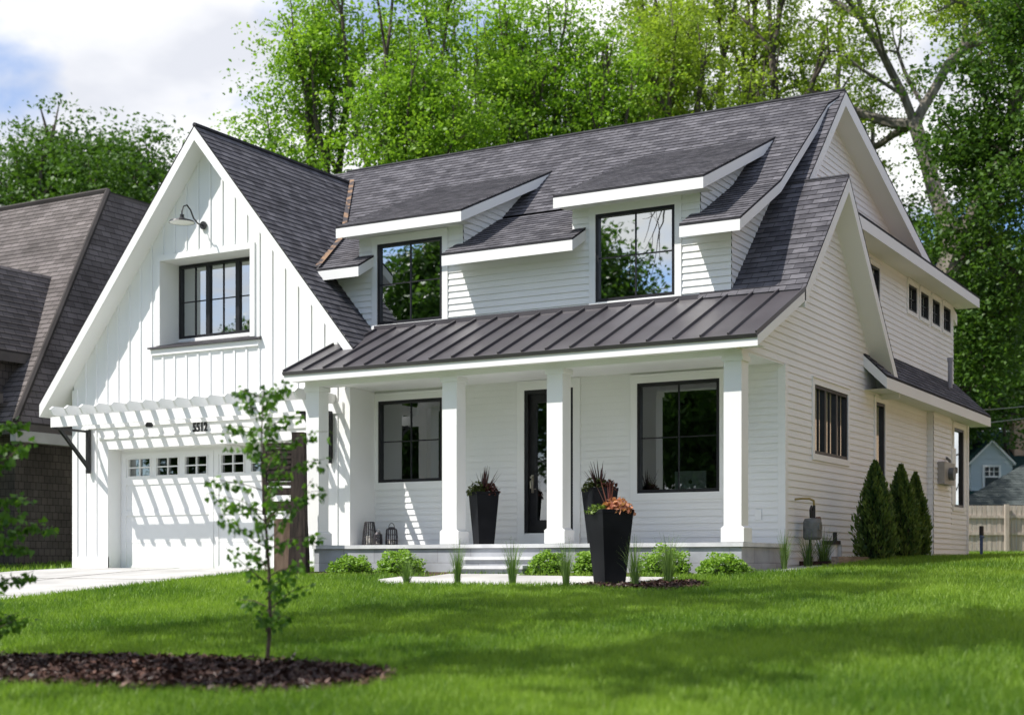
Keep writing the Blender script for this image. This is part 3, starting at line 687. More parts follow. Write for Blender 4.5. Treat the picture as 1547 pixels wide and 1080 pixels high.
# steep slope at the right end with the wing
S = lambda x, y: V(x, y, y - 17.21)
roof('wing_roof', [S(-8.95, 21.31), S(-7.20, 21.31), S(-7.20, 23.53), S(-7.90, 23.53), S(-7.90, 25.62), S(-8.95, 25.62)], 0.24)
roof('wing_roof', [V(-8.4, 23.53, 6.32), V(-7.20, 23.53, 6.32), V(-7.20, 26.62, 3.23), V(-8.4, 26.62, 3.23)], 0.24)
roof('rear_roof', [V(-7.90, 25.62, 8.41), V(-21.5, 25.62, 8.41), V(-21.5, 34.04, 5.66), V(-7.90, 34.04, 5.66)], 0.24)
roof('eave_roof', [V(-7.40, 24.0, 5.98), V(-7.40, 34.04, 5.98), V(-8.30, 34.04, 6.22), V(-8.30, 24.0, 6.22)], 0.20)
mb = MB(); mb.face([(-7.41, 24.0, 5.785), (-7.41, 34.02, 5.785), (-7.9, 34.02, 5.785), (-7.9, 24.0, 5.785)][::-1]); mb.build('eave_soffit', M['soffit'], house)
PE = [V(-7.15, 25.58, 3.27), V(-7.15, 34.02, 3.27), V(-7.95, 34.02, 4.06), V(-7.95, 25.58, 4.06)]
roof('skirt_roof', PE, 0.20)
mb = MB(); mb.face([(-7.16, 25.6, 3.075), (-7.58, 25.6, 3.075), (-7.58, 34.0, 3.075), (-7.16, 34.0, 3.075)]); mb.build('skirt_soffit', M['soffit'], house)
# ridge caps and the rusty valley
mb = MB()
mb.tube([V(XG, 20.3, ZG + 0.04), V(XG, ymeet + 0.1, ZG + 0.04)], 0.045, 6); mb.tube([V(-18.9, 25.62, 8.44), V(-7.92, 25.62, 8.44)], 0.045, 6)
mb.tube([V(-8.3, 23.53, 6.34), V(-7.21, 23.53, 6.34)], 0.04, 6); mb.build('ridge_cap', M['shingle'], house)
mb = MB()
vp = [V(XG + 0.02, ymeet, ZG + 0.05), V(lx(22.78), 22.78, 6.2 + 0.05), V(lx(20.95), 20.95, 5.22 + 0.05)]
for p, q in zip(vp, vp[1:]):
    mb.face([p + V(-0.01, 0, 0.065), q + V(-0.01, 0, 0.065), q + V(0.085, 0.02, 0.055), p + V(0.085, 0.02, 0.055)])
mb.build('valley_flashing', M['copper'], house)
# porch roof of standing seam metal
mb = MB(); E0, E1 = 19.28, 21.36
fl = [V(-15.56, E0, metal_z(E0)), V(-7.20, E0, metal_z(E0)), V(-7.20, E1, metal_z(E1)), V(-15.22, E1, metal_z(E1)), V(-15.22, 20.69, metal_z(20.69)), V(-15.56, 20.69, metal_z(20.69))]
mb.slab(fl, 0.03)
sl = (V(0, 1, 0.4577)).normalized(); nr = V(0, -0.4577, 1).normalized()
x_ = -15.54; k = 0
while x_ < -7.15:
    y1 = E1 if x_ > -15.2 else 20.66
    mb.obox(V(x_, E0, metal_z(E0)), X, sl, nr, -0.012, 0.012, -0.01, (y1 - E0) / sl.y, 0.0, 0.042)
    x_ += 0.4165
mb.box(-15.2, -8.45, YW - 0.05, YW - 0.02, metal_z(E1) - 0.03, metal_z(E1) + 0.085)
mb.obox(V(-15.56, E0, metal_z(E0)), X, sl, nr, 0, 8.36, -0.03, 0.0, -0.05, 0.008)
mb.build('porch_roof', M['metal_roof'], house)
mb = MB()
mb.slab([V(p.x if p.x < -8 else p.x, p.y + 0.015 if p.y < 19.5 else p.y, p.z - 0.032) for p in fl], 0.14, bottom=False); mb.build('porch_fascia', M['soffit'], house)
# porch: ceiling, beam, columns, floor, foundation, steps
mb = MB()
mb.face([(-15.54, 19.30, 3.045), (-7.22, 19.30, 3.045), (-7.22, 19.64, 3.045), (-15.54, 19.64, 3.045)][::-1])
mb.face([(-15.2, 19.9, 3.06), (-7.57, 19.9, 3.06), (-7.57, YW, 3.06), (-15.2, YW, 3.06)][::-1]); mb.build('porch_ceiling', M['soffit'], house)
mb = MB(); mb.box(-15.36, -7.56, 19.62, 19.90, 2.96, 3.10); mb.build('porch_beam', W, house)
for cxx in (-15.21, -12.48, -10.58, -7.70):
    m2 = MB(); y0 = 19.76; q = 0.135
    m2.box(cxx - q, cxx + q, y0 - q, y0 + q, 0.52, 2.88)
    m2.box(cxx - 0.175, cxx + 0.175, y0 - 0.175 + 0.03, y0 + 0.175, 0.30, 0.50); m2.prism([(cxx - 0.175, y0 - 0.145, 0.50), (cxx + 0.175, y0 - 0.145, 0.50), (cxx + 0.137, y0 - 0.137, 0.53), (cxx - 0.137, y0 - 0.137, 0.53)], V(0, 0.29, 0))
    m2.box(cxx - 0.16, cxx + 0.16, y0 - 0.137 - 0.02, y0 + 0.16, 2.88, 2.958); m2.build('porch_column', W, house)
mb = MB(); mb.box(-15.2, -7.53, 19.60, YW - 0.015, 0.235, 0.295); mb.build('porch_floor', M['capstone'], house)
mb = MB(); mb.box(-15.18, -7.57, 19.64, YW, -0.4, 0.234); mb.build('porch_foundation', M['stone'], house)
for i, (y0, z1) in enumerate(((19.02, -0.04), (19.33, 0.10))):
    m2 = MB(); m2.box(-12.05, -10.80, y0, 19.635 - 0.001 * i, z1 - 0.05, z1); st_ = m2.build('porch_step', M['capstone'], house)
    m2 = MB(); m2.box(-12.02, -10.83, y0 + 0.04, 19.634 - 0.001 * i, z1 - 0.30, z1 - 0.051); m2.build('riser', M['stone'], st_)
mb = MB(); mb.box(XL, -15.2, YG + .01, YG + .1, -0.5, -0.24); mb.box(XS - .1, XS - .01, YW, YB, -0.5, -0.1); mb.build('foundation', M['stone'], house)
# small fittings of the house
mb = MB(); mb.obox(FO, X, Z, FN, -8.03, -7.93, 0.66, 0.82, 0.012, 0.03); mb.build('outlet_cover', W, house)
mb = MB(); mb.tube([V(-7.55, 31.9, 3.75), V(-7.55, 31.9, 4.32)], 0.05, 10); mb.tube([V(-7.55, 31.9, 4.32), V(-7.55, 31.9, 4.40)], 0.065, 10); mb.build('vent_pipe', mat('grey_pipe', (0.30, 0.30, 0.33), 0.5), house)

# ------------------------------------------------------------------ trees
def norm(v): return v / (np.linalg.norm(v) + 1e-9)
def gen_tree(rng, fork=0.3, levels=5, kids=(2, 3), spread=38, ratio=0.76, wob=0.10, lift=0.05, r_ratio=0.62, stems=1, side=0.5):
    """a branching skeleton of unit-ish size: segments (p, q, rp, rq) and twig points (p, level)"""
    segs, tips = [], []
    def perp(d, a, ph):
        o = norm(np.cross(d, [0.31, 0.7, 0.64])); o2 = np.cross(d, o)
        return norm(d * math.cos(a) + (o * math.cos(ph) + o2 * math.sin(ph)) * math.sin(a))
    def grow(p, d, L, r, lev):
        n = 4 if lev < 3 else 3
        re = r * (0.80 if lev < levels else 0.3)
        for i in range(n):
            d = norm(d + rng.normal(0, wob, 3) + np.array([0, 0, lift]))
            q = p + d * L / n
            segs.append((p, q, r + (re - r) * i / n, r + (re - r) * (i + 1) / n)); p = q
            if lev >= levels - 2: tips.append((p, lev))
            if 1 <= lev < levels and rng.random() < side and i < n - 1:
                grow(p, perp(d, R(rng.uniform(35, 65)), rng.uniform(0, 6.28)), L * rng.uniform(0.45, 0.7), r * 0.4, min(levels, lev + 2))
        if lev < levels:
            k = rng.integers(kids[0], kids[1] + 1); ph = rng.uniform(0, 6.28)
            for i in range(k):
                a = R(spread * rng.uniform(0.5, 1.25))
                grow(p, perp(d, a, ph + i * 6.28 / k + rng.normal(0, 0.3)), L * ratio * rng.uniform(0.8, 1.15), re * (r_ratio + 0.25 * rng.random()), lev + 1)
    for s_ in range(stems):
        a = 6.28 * s_ / stems
        d0 = norm(np.array([math.cos(a) * 0.35 * (stems > 1), math.sin(a) * 0.35 * (stems > 1), 1.0]))
        grow(np.array([0.0, 0, 0]), d0, fork, 0.035 / math.sqrt(stems), 0)
    return segs, tips
def make_tree(name, label, cat, base, H, width, seed, leaf, bark='bark', n_leaf=26000, lsize=0.24, sigma=0.55, r_scale=1.0, group=None, tint0=0.5, tspread=0.22, cl=0.26, min_r=0.012, sides=6, droop=0.0, min_frac=0.0, **kw):
    rng = np.random.default_rng(seed); segs, tips = gen_tree(rng, **kw)
    P = np.array([t[0] for t in tips]); zmax = np.quantile(P[:, 2], 0.985)
    rad = np.quantile(np.hypot(P[:, 0] - P[:, 0].mean(), P[:, 1] - P[:, 1].mean()), 0.96)
    sc = np.array([width / 2 / rad, width / 2 / rad, H / zmax]); rs = H / zmax * r_scale
    b = np.array([base[0], base[1], float(gz(base[0], base[1]))])
    t = thing(name, label, cat, group, loc=tuple(b))
    mb = MB()
    for (p, q, r0, r1) in segs:
        if max(r0, r1) * rs < min_r * 0.5: continue
        mb.tube([Vector(b + p * sc), Vector(b + q * sc + (q - p) * sc * 0.06)], [max(r0 * rs, min_r), max(r1 * rs, min_r)], sides if r0 * rs > 0.05 else 4, cap=False)
    mb.build('trunk', M[bark], t, smooth=True)
    w = np.array([0.5 + 0.5 * (l - (max(x[1] for x in tips) - 2)) for _, l in tips]); w /= w.sum()
    clump = np.clip(rng.normal(tint0, tspread, len(tips)), 0, 1) + 0.22 * np.sin(P[:, 0] / rad * 4 + seed) * np.cos(P[:, 2] / zmax * 7)
    idx = rng.choice(len(tips), n_leaf, p=w)
    nc = max(60, n_leaf // 26)
    ci = rng.choice(len(tips), nc, p=w); cen = P[ci] * sc + rng.normal(0, 1, (nc, 3)) * sigma * np.array([1, 1, 0.7])
    cs = rng.uniform(0.55, 1.35, (nc, 1)) * cl
    wh = rng.integers(0, nc, n_leaf); idx = ci[wh]
    pts = b + cen[wh] + rng.normal(0, 1, (n_leaf, 3)) * cs[wh] * np.array([1, 1, 0.5])
    pts = pts[pts[:, 2] > b[2] + H * min_frac] if min_frac else pts
    idx = idx[:len(pts)]
    v, f, tt = leaves(pts, lsize, clump[idx] + rng.normal(0, 0.12, len(pts)), rng, droop=droop)
    np_mesh('crown', v, f, M[leaf], t, tt)
    return t
def at(u, D):                       # plan point in a direction seen from the street, D metres out
    a = (u - 773.5) / 2209 * D
    return (-0.5 * D + 0.866 * a, 0.866 * D + 0.5 * a)
BG = 'tall trees behind the house'
make_tree('maple_tree', 'bright green maple with several slim rising stems, behind the left end of the main roof', 'tree', at(580, 47), 19.0, 8.8, 21, 'leaf_maple', n_leaf=70000, lsize=0.145, sigma=0.62, r_scale=0.62, group=BG, fork=0.22, levels=5, spread=36, stems=2, lift=0.06, side=0.4)
make_tree('maple_tree', 'bright green maple above the middle of the main roof, with sky gaps in its top', 'tree', at(810, 50), 18.6, 7.4, 35, 'leaf_maple', n_leaf=56000, lsize=0.145, sigma=0.6, r_scale=0.6, group=BG, fork=0.22, levels=5, spread=38, stems=2, lift=0.05, side=0.4)
make_tree('oak_tree', 'yellow green tree with thin dark branches showing, above the ridge between the dormers', 'tree', at(965, 53), 22.5, 8.2, 44, 'leaf_yellow', n_leaf=42000, lsize=0.14, sigma=0.6, r_scale=0.6, group=BG, fork=0.25, levels=5, spread=40, stems=1, lift=0.03, side=0.45)
make_tree('oak_tree', 'thinly leafed yellow green tree with bare dark limbs above the right roof end', 'tree', at(1120, 55), 23.5, 9.5, 55, 'leaf_yellow', n_leaf=26000, lsize=0.14, sigma=0.42, r_scale=0.7, group=BG, fork=0.26, levels=5, spread=42, stems=1, lift=0.02, side=0.45)
make_tree('oak_tree', 'big spreading oak with thick grey limbs behind the right gable', 'tree', at(1345, 49), 23.5, 16.0, 63, 'leaf_yellow', bark='bark_pale', n_leaf=46000, lsize=0.15, sigma=0.42, r_scale=0.95, ratio=0.60, group=BG, fork=0.62, levels=5, spread=44, kids=(2, 4), lift=0.03, side=0.4, tint0=0.4)
make_tree('dark_tree', 'dark green spreading tree filling the right edge behind the rear wing', 'tree', at(1720, 46), 17.0, 11.5, 71, 'leaf_dark', n_leaf=70000, lsize=0.17, sigma=0.5, cl=0.34, r_scale=1.0, group=BG, min_frac=0.27, fork=0.4, levels=5, spread=46, lift=0.0, side=0.5)
make_tree('dark_tree', 'low dark tree between the rear wing and the green roofed cottage', 'tree', at(1470, 70), 13.0, 13.0, 77, 'leaf_dark', n_leaf=42000, lsize=0.26, sigma=0.7, cl=0.4, group=BG, fork=0.15, levels=5, spread=48, lift=0.0)
make_tree('dark_tree', 'dark tree far behind the cottage chimney at the right edge', 'tree', at(1600, 84), 17.0, 15.0, 78, 'leaf_dark', n_leaf=42000, lsize=0.30, sigma=0.8, cl=0.5, group=BG, fork=0.15, levels=5, spread=46, lift=0.0)
for u_, D_, H_, w_, sd, lab in ((30, 62, 17.0, 11.0, 81, 'dark green tree behind the brown roof, at the left edge'), (120, 66, 17.8, 9.5, 82, 'dark green tree with a rounded top behind the middle of the brown roof'), (205, 62, 15.0, 6.5, 84, 'smaller dark green tree between the brown roof and the white garage gable')):
    make_tree('dark_tree', lab, 'tree', at(u_, D_), H_, w_, sd, 'leaf_mid', n_leaf=64000, lsize=0.22, sigma=0.7, cl=0.42, group='dark trees behind the brown roofed house', fork=0.2, levels=5, spread=42, lift=0.02)
make_tree('dark_tree', 'deep green tree filling the gap behind the right rear corner of the house', 'tree', at(1425, 59), 14.0, 8.0, 91, 'leaf_dark', n_leaf=42000, lsize=0.19, sigma=0.6, cl=0.34, group=BG, min_frac=0.3, fork=0.3, levels=5, spread=44, lift=0.0)
# across the street and on the verge: their shade falls on the lawn and they show in the window glass
FT = 'street trees across the road'
for (x, y, h, w, sd) in ((-39, -20, 17.5, 9, 101), (-32.5, -22, 16.5, 7, 102), (-46, -22, 10.5, 9, 103), (-26, -20, 10.0, 9, 104), (-18, -24, 12, 10, 105), (-55, -24, 14, 10, 106), (-10, -26, 12, 10, 107)):
    make_tree('street_tree', 'leafy green tree across the road, mirrored in the windows', 'tree', (x, y), h, w, sd, 'leaf_street', n_leaf=46000, lsize=0.30, sigma=0.7, cl=0.5, r_scale=0.6, group=FT, fork=0.2, levels=5, spread=42, lift=0.03)
VG = 'street trees shading the lawn'
make_tree('verge_tree', 'tall high crowned tree beside the drive that dapples the upper lawn', 'tree', at(-370, 14.0), 18.5, 4.6, 111, 'leaf_mid', n_leaf=1350, lsize=0.34, sigma=0.30, group=VG, min_frac=0.62, min_r=0.006, fork=1.5, levels=5, spread=42, lift=0.02)
make_tree('verge_tree', 'tall high crowned tree near the street that dapples the lower lawn', 'tree', at(-750, 9.2), 15.5, 4.6, 113, 'leaf_mid', n_leaf=1700, lsize=0.36, sigma=0.30, group=VG, min_frac=0.58, min_r=0.006, fork=1.2, levels=5, spread=42, lift=0.02)
make_tree('verge_tree', 'smaller tree by the foot of the drive that dapples the middle lawn', 'tree', at(-520, 12.0), 11.5, 4.4, 118, 'leaf_mid', n_leaf=1300, lsize=0.32, sigma=0.30, group=VG, min_frac=0.55, min_r=0.006, fork=1.0, levels=5, spread=42, lift=0.02)

# ------------------------------------------------------------------ saplings
def heart_leaves(pts, dirs, size, tint, rng):
    n = len(pts); s = (size * rng.uniform(0.7, 1.25, n))[:, None]
    t = dirs / np.linalg.norm(dirs, axis=1, keepdims=True); a = rand_dirs(n, rng); b = np.cross(t, a); b /= np.linalg.norm(b, axis=1, keepdims=True); nn = np.cross(b, t)
    prof = [(0.0, 0.0, 0), (0.12, 0.42, .06), (0.42, 0.40, .05), (1.0, 0.0, -.1), (0.42, -0.40, .05), (0.12, -0.42, .06)]
    v = np.stack([pts + t * s * p + b * s * q + nn * s * h for p, q, h in prof], 1).reshape(-1, 3)
    k = np.arange(n)[:, None] * 6
    f = np.concatenate([k + [0, 1, 2, 3], k + [0, 3, 4, 5]], 0)
    return v, f, np.repeat(np.clip(tint, 0, 1), 6)
def sapling(label, base, H, seed, n_br, spread, lsize, per, low=0.22, group=None):
    rng = np.random.default_rng(seed); b = np.array([base[0], base[1], float(gz(*base))])
    t = thing('sapling', label, 'sapling', group, loc=tuple(b)); mb = MB()
    tr = [b + np.array([0.03 * math.sin(3 * k / 12 * 2), 0.02 * math.cos(k / 3), H * k / 12]) for k in range(13)]; tr[0] = b - [0, 0, 0.05]
    mb.tube(tr, [0.014 * (1 - k / 12) + 0.004 for k in range(13)], 6); P, Dd = [], []
    for i in range(n_br):
        f = low + (0.97 - low) * (i + rng.random()) / n_br; p = b + [0, 0, H * f]; an = i * 2.4 + rng.normal(0, 0.4)
        L = spread * (0.55 + 0.75 * math.sin(min(1, (1.12 - f) * 1.25) * 2.0)) * rng.uniform(0.65, 1.2)
        d = np.array([math.cos(an), math.sin(an), rng.uniform(0.35, 0.9)]); d /= np.linalg.norm(d); pts = [p]
        for k in range(5):
            d = d + rng.normal(0, 0.13, 3) + [0, 0, -0.10 * (k > 1)]; d /= np.linalg.norm(d); pts.append(pts[-1] + d * L / 5)
        mb.tube(pts, [0.007, 0.006, 0.005, 0.004, 0.003, 0.002], 4)
        for _ in range(int(per * (0.6 + L / spread * 0.6))):
            q = rng.uniform(0.25, 1.0) * 4.999; k = int(q); c = pts[k] + (pts[k + 1] - pts[k]) * (q - k)
            dr_ = rng.normal(0, 0.55, 3) + [0, 0, -0.75]; P.append(c + dr_ * 0.03 + rng.normal(0, 0.012, 3)); Dd.append(dr_)
    for _ in range(int(per * 0.8)):
        P.append(tr[12] + np.array([rng.normal(0, 0.04), rng.normal(0, 0.04), -rng.uniform(0, 0.3)])); Dd.append(rng.normal(0, 0.5, 3) + [0, 0, -0.6])
    mb.build('trunk', M['twig'], t, smooth=True)
    v, f, tt = heart_leaves(np.array(P), np.array(Dd), lsize, rng.beta(1.6, 2.2, len(P)), rng)
    np_mesh('foliage', v, f, M['leaf_sap'], t, tt)
    return t
SG = 'young trees in the front lawn'
sapling('slender young tree with drooping heart shaped leaves in the long mulch bed', (-7.68, 9.3), 2.28, 5, 34, 0.44, 0.048, 32, 0.10, SG)
sapling('leafy young tree cut off by the left edge of the picture, beside the drive', at(-42, 12.2), 2.1, 9, 40, 0.55, 0.055, 60, 0.06, SG)

# ------------------------------------------------------------------ planting by the porch
def boxwood(label, x, y, w, h, seed, n=2300):
    rng = np.random.default_rng(seed); b = np.array([x, y, float(gz(x, y))]); t = thing('boxwood_shrub', label, 'shrub', 'clipped shrubs along the porch', loc=tuple(b))
    d = rand_dirs(n, rng); d[:, 2] = np.abs(d[:, 2]) * 1.15 - 0.12; r = rng.uniform(0.72, 1.02, (n, 1))
    lump = 1 + 0.16 * np.sin(d[:, :1] * 7 + seed) * np.cos(d[:, 1:2] * 6 + seed * 2) + 0.06 * np.sin(d[:, 2:3] * 17 + seed)
    p = b + d * r * lump * [w / 2, w / 2 * 0.9, h * 0.98] + [0, 0, h * 0.08]
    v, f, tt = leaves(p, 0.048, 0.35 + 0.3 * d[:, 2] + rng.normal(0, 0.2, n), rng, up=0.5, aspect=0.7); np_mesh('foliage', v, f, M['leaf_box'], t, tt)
    mb = MB(); mb.lathe(tuple(b), [(0, 0), (w * .30, 0.02), (w * .33, h * .3), (w * .22, h * .5), (0, h * .56)], 12)
    for k in range(5): a = k * 1.3; mb.tube([V(*b) + V(0, 0, -0.02), V(*b) + V(math.cos(a) * w * .3, math.sin(a) * w * .3, h * .6)], 0.008, 4)
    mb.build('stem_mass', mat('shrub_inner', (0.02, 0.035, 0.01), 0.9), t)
BX = [('low clipped boxwood nearest the wooden trellis', -14.05, 19.15, 0.80, 0.27), ('round clipped boxwood left of the stone steps', -13.05, 19.05, 0.84, 0.36), ('clipped boxwood just right of the stone steps', -10.45, 19.2, 0.62, 0.34),
      ('clipped boxwood half hidden behind the tall black planter', -9.72, 19.15, 0.60, 0.34), ('large clipped boxwood right of the tall black planter', -8.55, 19.15, 0.82, 0.38), ('wide low boxwood at the porch corner', -7.68, 19.2, 0.78, 0.28)]
for i, (lab, x, y, w, h) in enumerate(BX): boxwood(lab, x, y, w, h, 200 + i)
def tuft(label, x, y, h, w, seed, n=70, lo=0.2):
    rng = np.random.default_rng(seed); b = np.array([x, y, float(gz(x, y))])
    V_, F_, T_ = [], [], []
    for i in range(n):
        an = rng.uniform(0, 6.28); o = np.array([math.cos(an), math.sin(an), 0]); sd = np.array([-o[1], o[0], 0]); hh = h * rng.uniform(0.5, 1.1); le = rng.uniform(0.05, 1.0) * w
        c = b + o * rng.uniform(0, w * 0.25); k = len(V_); ww = rng.uniform(0.004, 0.007); tn = np.clip(rng.normal(0.45 + lo, 0.22), 0, 1)
        for j in range(5):
            q = j / 4; p = c + o * le * q ** 1.8 + np.array([0, 0, hh * (q - 0.16 * q ** 4 * le / w)]); s_ = ww * (1 - q * 0.85)
            V_ += [p - sd * s_, p + sd * s_]; T_ += [tn, tn]
        for j in range(4): F_.append([k + 2 * j, k + 2 * j + 1, k + 2 * j + 3, k + 2 * j + 2])
    return tag(np_mesh('grass_tuft', V_, F_, M['reed'], tint=T_), label, 'ornamental grass', 'ornamental grass tufts')
TF = [('small upright grass tuft in front of the round boxwood left of the steps', -11.52, 17.0, 0.30, 0.15), ('upright grass tuft in front of the left end of the stone steps', -10.68, 17.0, 0.46, 0.13), ('upright grass tuft in front of the right end of the stone steps', -9.81, 17.0, 0.46, 0.15),
      ('upright grass tuft against the left side of the tall black planter', -8.98, 16.97, 0.46, 0.14), ('arching grass tuft against the right side of the tall black planter', -7.95, 16.9, 0.47, 0.17), ('grass tuft in the reddish mulch before the large boxwood', -7.72, 17.42, 0.48, 0.20),
      ('bright grass tuft by the corner of the stone porch base', -7.33, 20.75, 0.42, 0.14), ('dark grass tuft left of the gas meter', -7.30, 21.75, 0.38, 0.2), ('dark grass tuft below the gas meter', -7.28, 22.45, 0.42, 0.24)]
for i, (lab, x, y, h, w) in enumerate(TF): tuft(lab, x, y, h * 1.45, w * 1.35, 300 + i, n=120, lo=(-0.25 if 'dark' in lab else 0.1))
def arborvitae(label, x, y, h, r, seed, n=5200):
    rng = np.random.default_rng(seed); b = np.array([x, y, float(gz(x, y))]); t = thing('arborvitae', label, 'conifer', 'arborvitae by the side wall', loc=tuple(b))
    f = rng.uniform(0, 1, n) ** 0.8; an = rng.uniform(0, 6.28, n); pr_ = np.interp(f, [0, 0.12, 0.35, 0.7, 0.92, 1], [0.75, 1.0, 0.95, 0.6, 0.22, 0.03])
    rr = r * pr_ * (1 + 0.16 * np.sin(an * 5 + f * 11 + seed) + 0.1 * np.sin(an * 9 - f * 23)) * rng.uniform(0.55, 1.05, n)
    p = b + np.stack([np.cos(an) * rr, np.sin(an) * rr, f * h + 0.02], -1)
    d = np.stack([np.cos(an) * 0.45, np.sin(an) * 0.45, np.ones(n)], -1) + rng.normal(0, 0.25, (n, 3)); d /= np.linalg.norm(d, axis=1, keepdims=True)
    sd = np.cross(d, rand_dirs(n, rng)); sd /= np.linalg.norm(sd, axis=1, keepdims=True); s = (0.085 * rng.uniform(0.6, 1.3, n))[:, None]
    v = np.stack([p - d * s * .5, p + sd * s * .22, p + d * s * .6, p - sd * s * .22], 1).reshape(-1, 3)
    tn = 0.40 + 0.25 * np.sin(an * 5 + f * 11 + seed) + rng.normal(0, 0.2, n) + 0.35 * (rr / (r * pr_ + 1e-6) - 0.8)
    np_mesh('foliage', v, np.arange(n * 4).reshape(n, 4), M['leaf_arb'], t, np.repeat(np.clip(tn, 0, 1), 4))
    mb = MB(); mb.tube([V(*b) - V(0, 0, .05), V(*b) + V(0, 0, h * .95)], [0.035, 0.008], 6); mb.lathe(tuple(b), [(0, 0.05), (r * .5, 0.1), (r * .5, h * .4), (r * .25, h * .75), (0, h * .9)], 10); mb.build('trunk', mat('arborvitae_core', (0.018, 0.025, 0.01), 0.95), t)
arborvitae('tallest arborvitae, nearest the timber edging', -6.82, 23.7, 1.62, 0.33, 401)
arborvitae('middle arborvitae of the three by the side wall', -6.80, 25.2, 1.60, 0.31, 402)
arborvitae('slimmest arborvitae, farthest along the side wall', -6.85, 26.35, 1.52, 0.26, 403)

# ------------------------------------------------------------------ planters and their plants
def planter(label, x, y, z, h, wt, wb, rot):
    t = thing('planter', label, 'planter', 'tall tapered black planters', loc=(x, y, z)); c = V(x, y, z)
    rm = Matrix.Rotation(rot, 3, 'Z'); mb = MB()
    sq = lambda w, zz_: [c + rm @ V(sx * w / 2, sy * w / 2, 0) + V(0, 0, zz_) for sx, sy in ((-1, -1), (1, -1), (1, 1), (-1, 1))]
    rings = [sq(wb, 0.004), sq(wb, 0.03), sq(wt - 0.012, h - 0.05), sq(wt, h - 0.045), sq(wt, h), sq(wt - 0.05, h), sq(wt - 0.07, h - 0.08)]
    for a, b in zip(rings, rings[1:]):
        for i in range(4): j = (i + 1) % 4; mb.face([a[i], a[j], b[j], b[i]])
    mb.face(rings[0][::-1]); mb.build('pot', M['pot'], t)
    s_ = MB(); s_.face(sq(wt - 0.066, h - 0.06)); s_.build('soil', M['mulch'], t)
def spiky(label, x, y, z, w, seed, kind):
    """dracaena spike over trailing leaves"""
    rng = np.random.default_rng(seed); t = thing('potted_plant', label, 'plant', 'plants in the tall planters', loc=(x, y, z)); c = np.array([x, y, z])
    cols = {'dark': ((0.03, 0.015, 0.018), (0.09, 0.04, 0.045)), 'red': ((0.10, 0.03, 0.03), (0.26, 0.10, 0.08))}['red' if kind == 'coral' else 'dark']
    V_, F_, T_ = [], [], []; n = 9 if kind == 'coral' else 26
    for i in range(n):
        an = rng.uniform(0, 6.28); inc = rng.uniform(0.05, 0.95) if kind != 'coral' else rng.uniform(0.0, 0.5); L = rng.uniform(0.32, 0.55); o = np.array([math.cos(an), math.sin(an), 0]); sd = np.array([-o[1], o[0], 0]); k = len(V_); tn = rng.random()
        for j in range(4):
            q = j / 3; p = c + o * math.sin(inc) * L * q + np.array([0, 0, math.cos(inc) * L * q - 0.02]); s_ = 0.017 * (1 - q) ** 0.7 + 0.001
            V_ += [p - sd * s_, p + sd * s_]; T_ += [tn, tn]
        for j in range(3): F_.append([k + 2 * j, k + 2 * j + 1, k + 2 * j + 3, k + 2 * j + 2])
    np_mesh('spike', V_, F_, leaf_mat('spike_leaves', *cols, 0.15), t, T_)
    def mound(nm, dx, dy, ww, hh, n_, sz, m_, seed2):
        r2 = np.random.default_rng(seed2); d = rand_dirs(n_, r2); d[:, 2] = np.abs(d[:, 2])
        rm = np.array([dx, dy, -0.02]); p = c + rm + d * r2.uniform(0.4, 1.0, (n_, 1)) * [ww / 2, ww / 2, hh]
        v, f, tt = leaves(p, sz, r2.random(n_), r2, up=0.3, aspect=0.55); np_mesh(nm, v, f, m_, t, tt)
    green = leaf_mat('plant_green', (0.06, 0.12, 0.02), (0.22, 0.30, 0.06), 0.3)
    if kind == 'coral':
        mound('foliage', -0.11, -0.09, 0.42, 0.14, 320, 0.05, green, seed + 1)
        mound('coral_leaves', 0.10, 0.04, 0.46, 0.22, 420, 0.085, leaf_mat('coral_leaf', (0.30, 0.09, 0.05), (0.62, 0.32, 0.20), 0.3), seed + 2)
    else:
        mound('foliage', -0.05, -0.05, 0.46, 0.24, 420, 0.06, leaf_mat('plant_olive', (0.04, 0.06, 0.015), (0.14, 0.17, 0.05), 0.3), seed + 1)
        mound('red_leaves', 0.12, 0.02, 0.34, 0.20, 220, 0.075, leaf_mat('plant_burgundy', (0.06, 0.02, 0.02), (0.22, 0.09, 0.07), 0.2), seed + 2)
PY = 17.33; pz = float(gz(0, PY)) + 0.03
planter('tall black tapered planter standing on the edge of the front walk', -8.52, PY, pz, 0.97, 0.47, 0.31, R(-35)); spiky('coral and lime leaved plant in the tall planter on the walk', -8.52, PY, pz + 0.93, 0.4, 31, 'coral')
planter('black tapered planter on the porch left of the front door', -12.52, 20.75, 0.296, 0.88, 0.40, 0.27, R(-38)); spiky('dark spiky plant in the porch planter left of the front door', -12.52, 20.75, 0.296 + 0.84, 0.36, 41, 'dark')
planter('black tapered planter on the porch right of the front door, behind the tall one', -10.30, 20.6, 0.296, 0.88, 0.44, 0.29, R(-38)); spiky('dark spiky plant in the porch planter right of the front door', -10.30, 20.6, 0.296 + 0.84, 0.38, 47, 'dark')

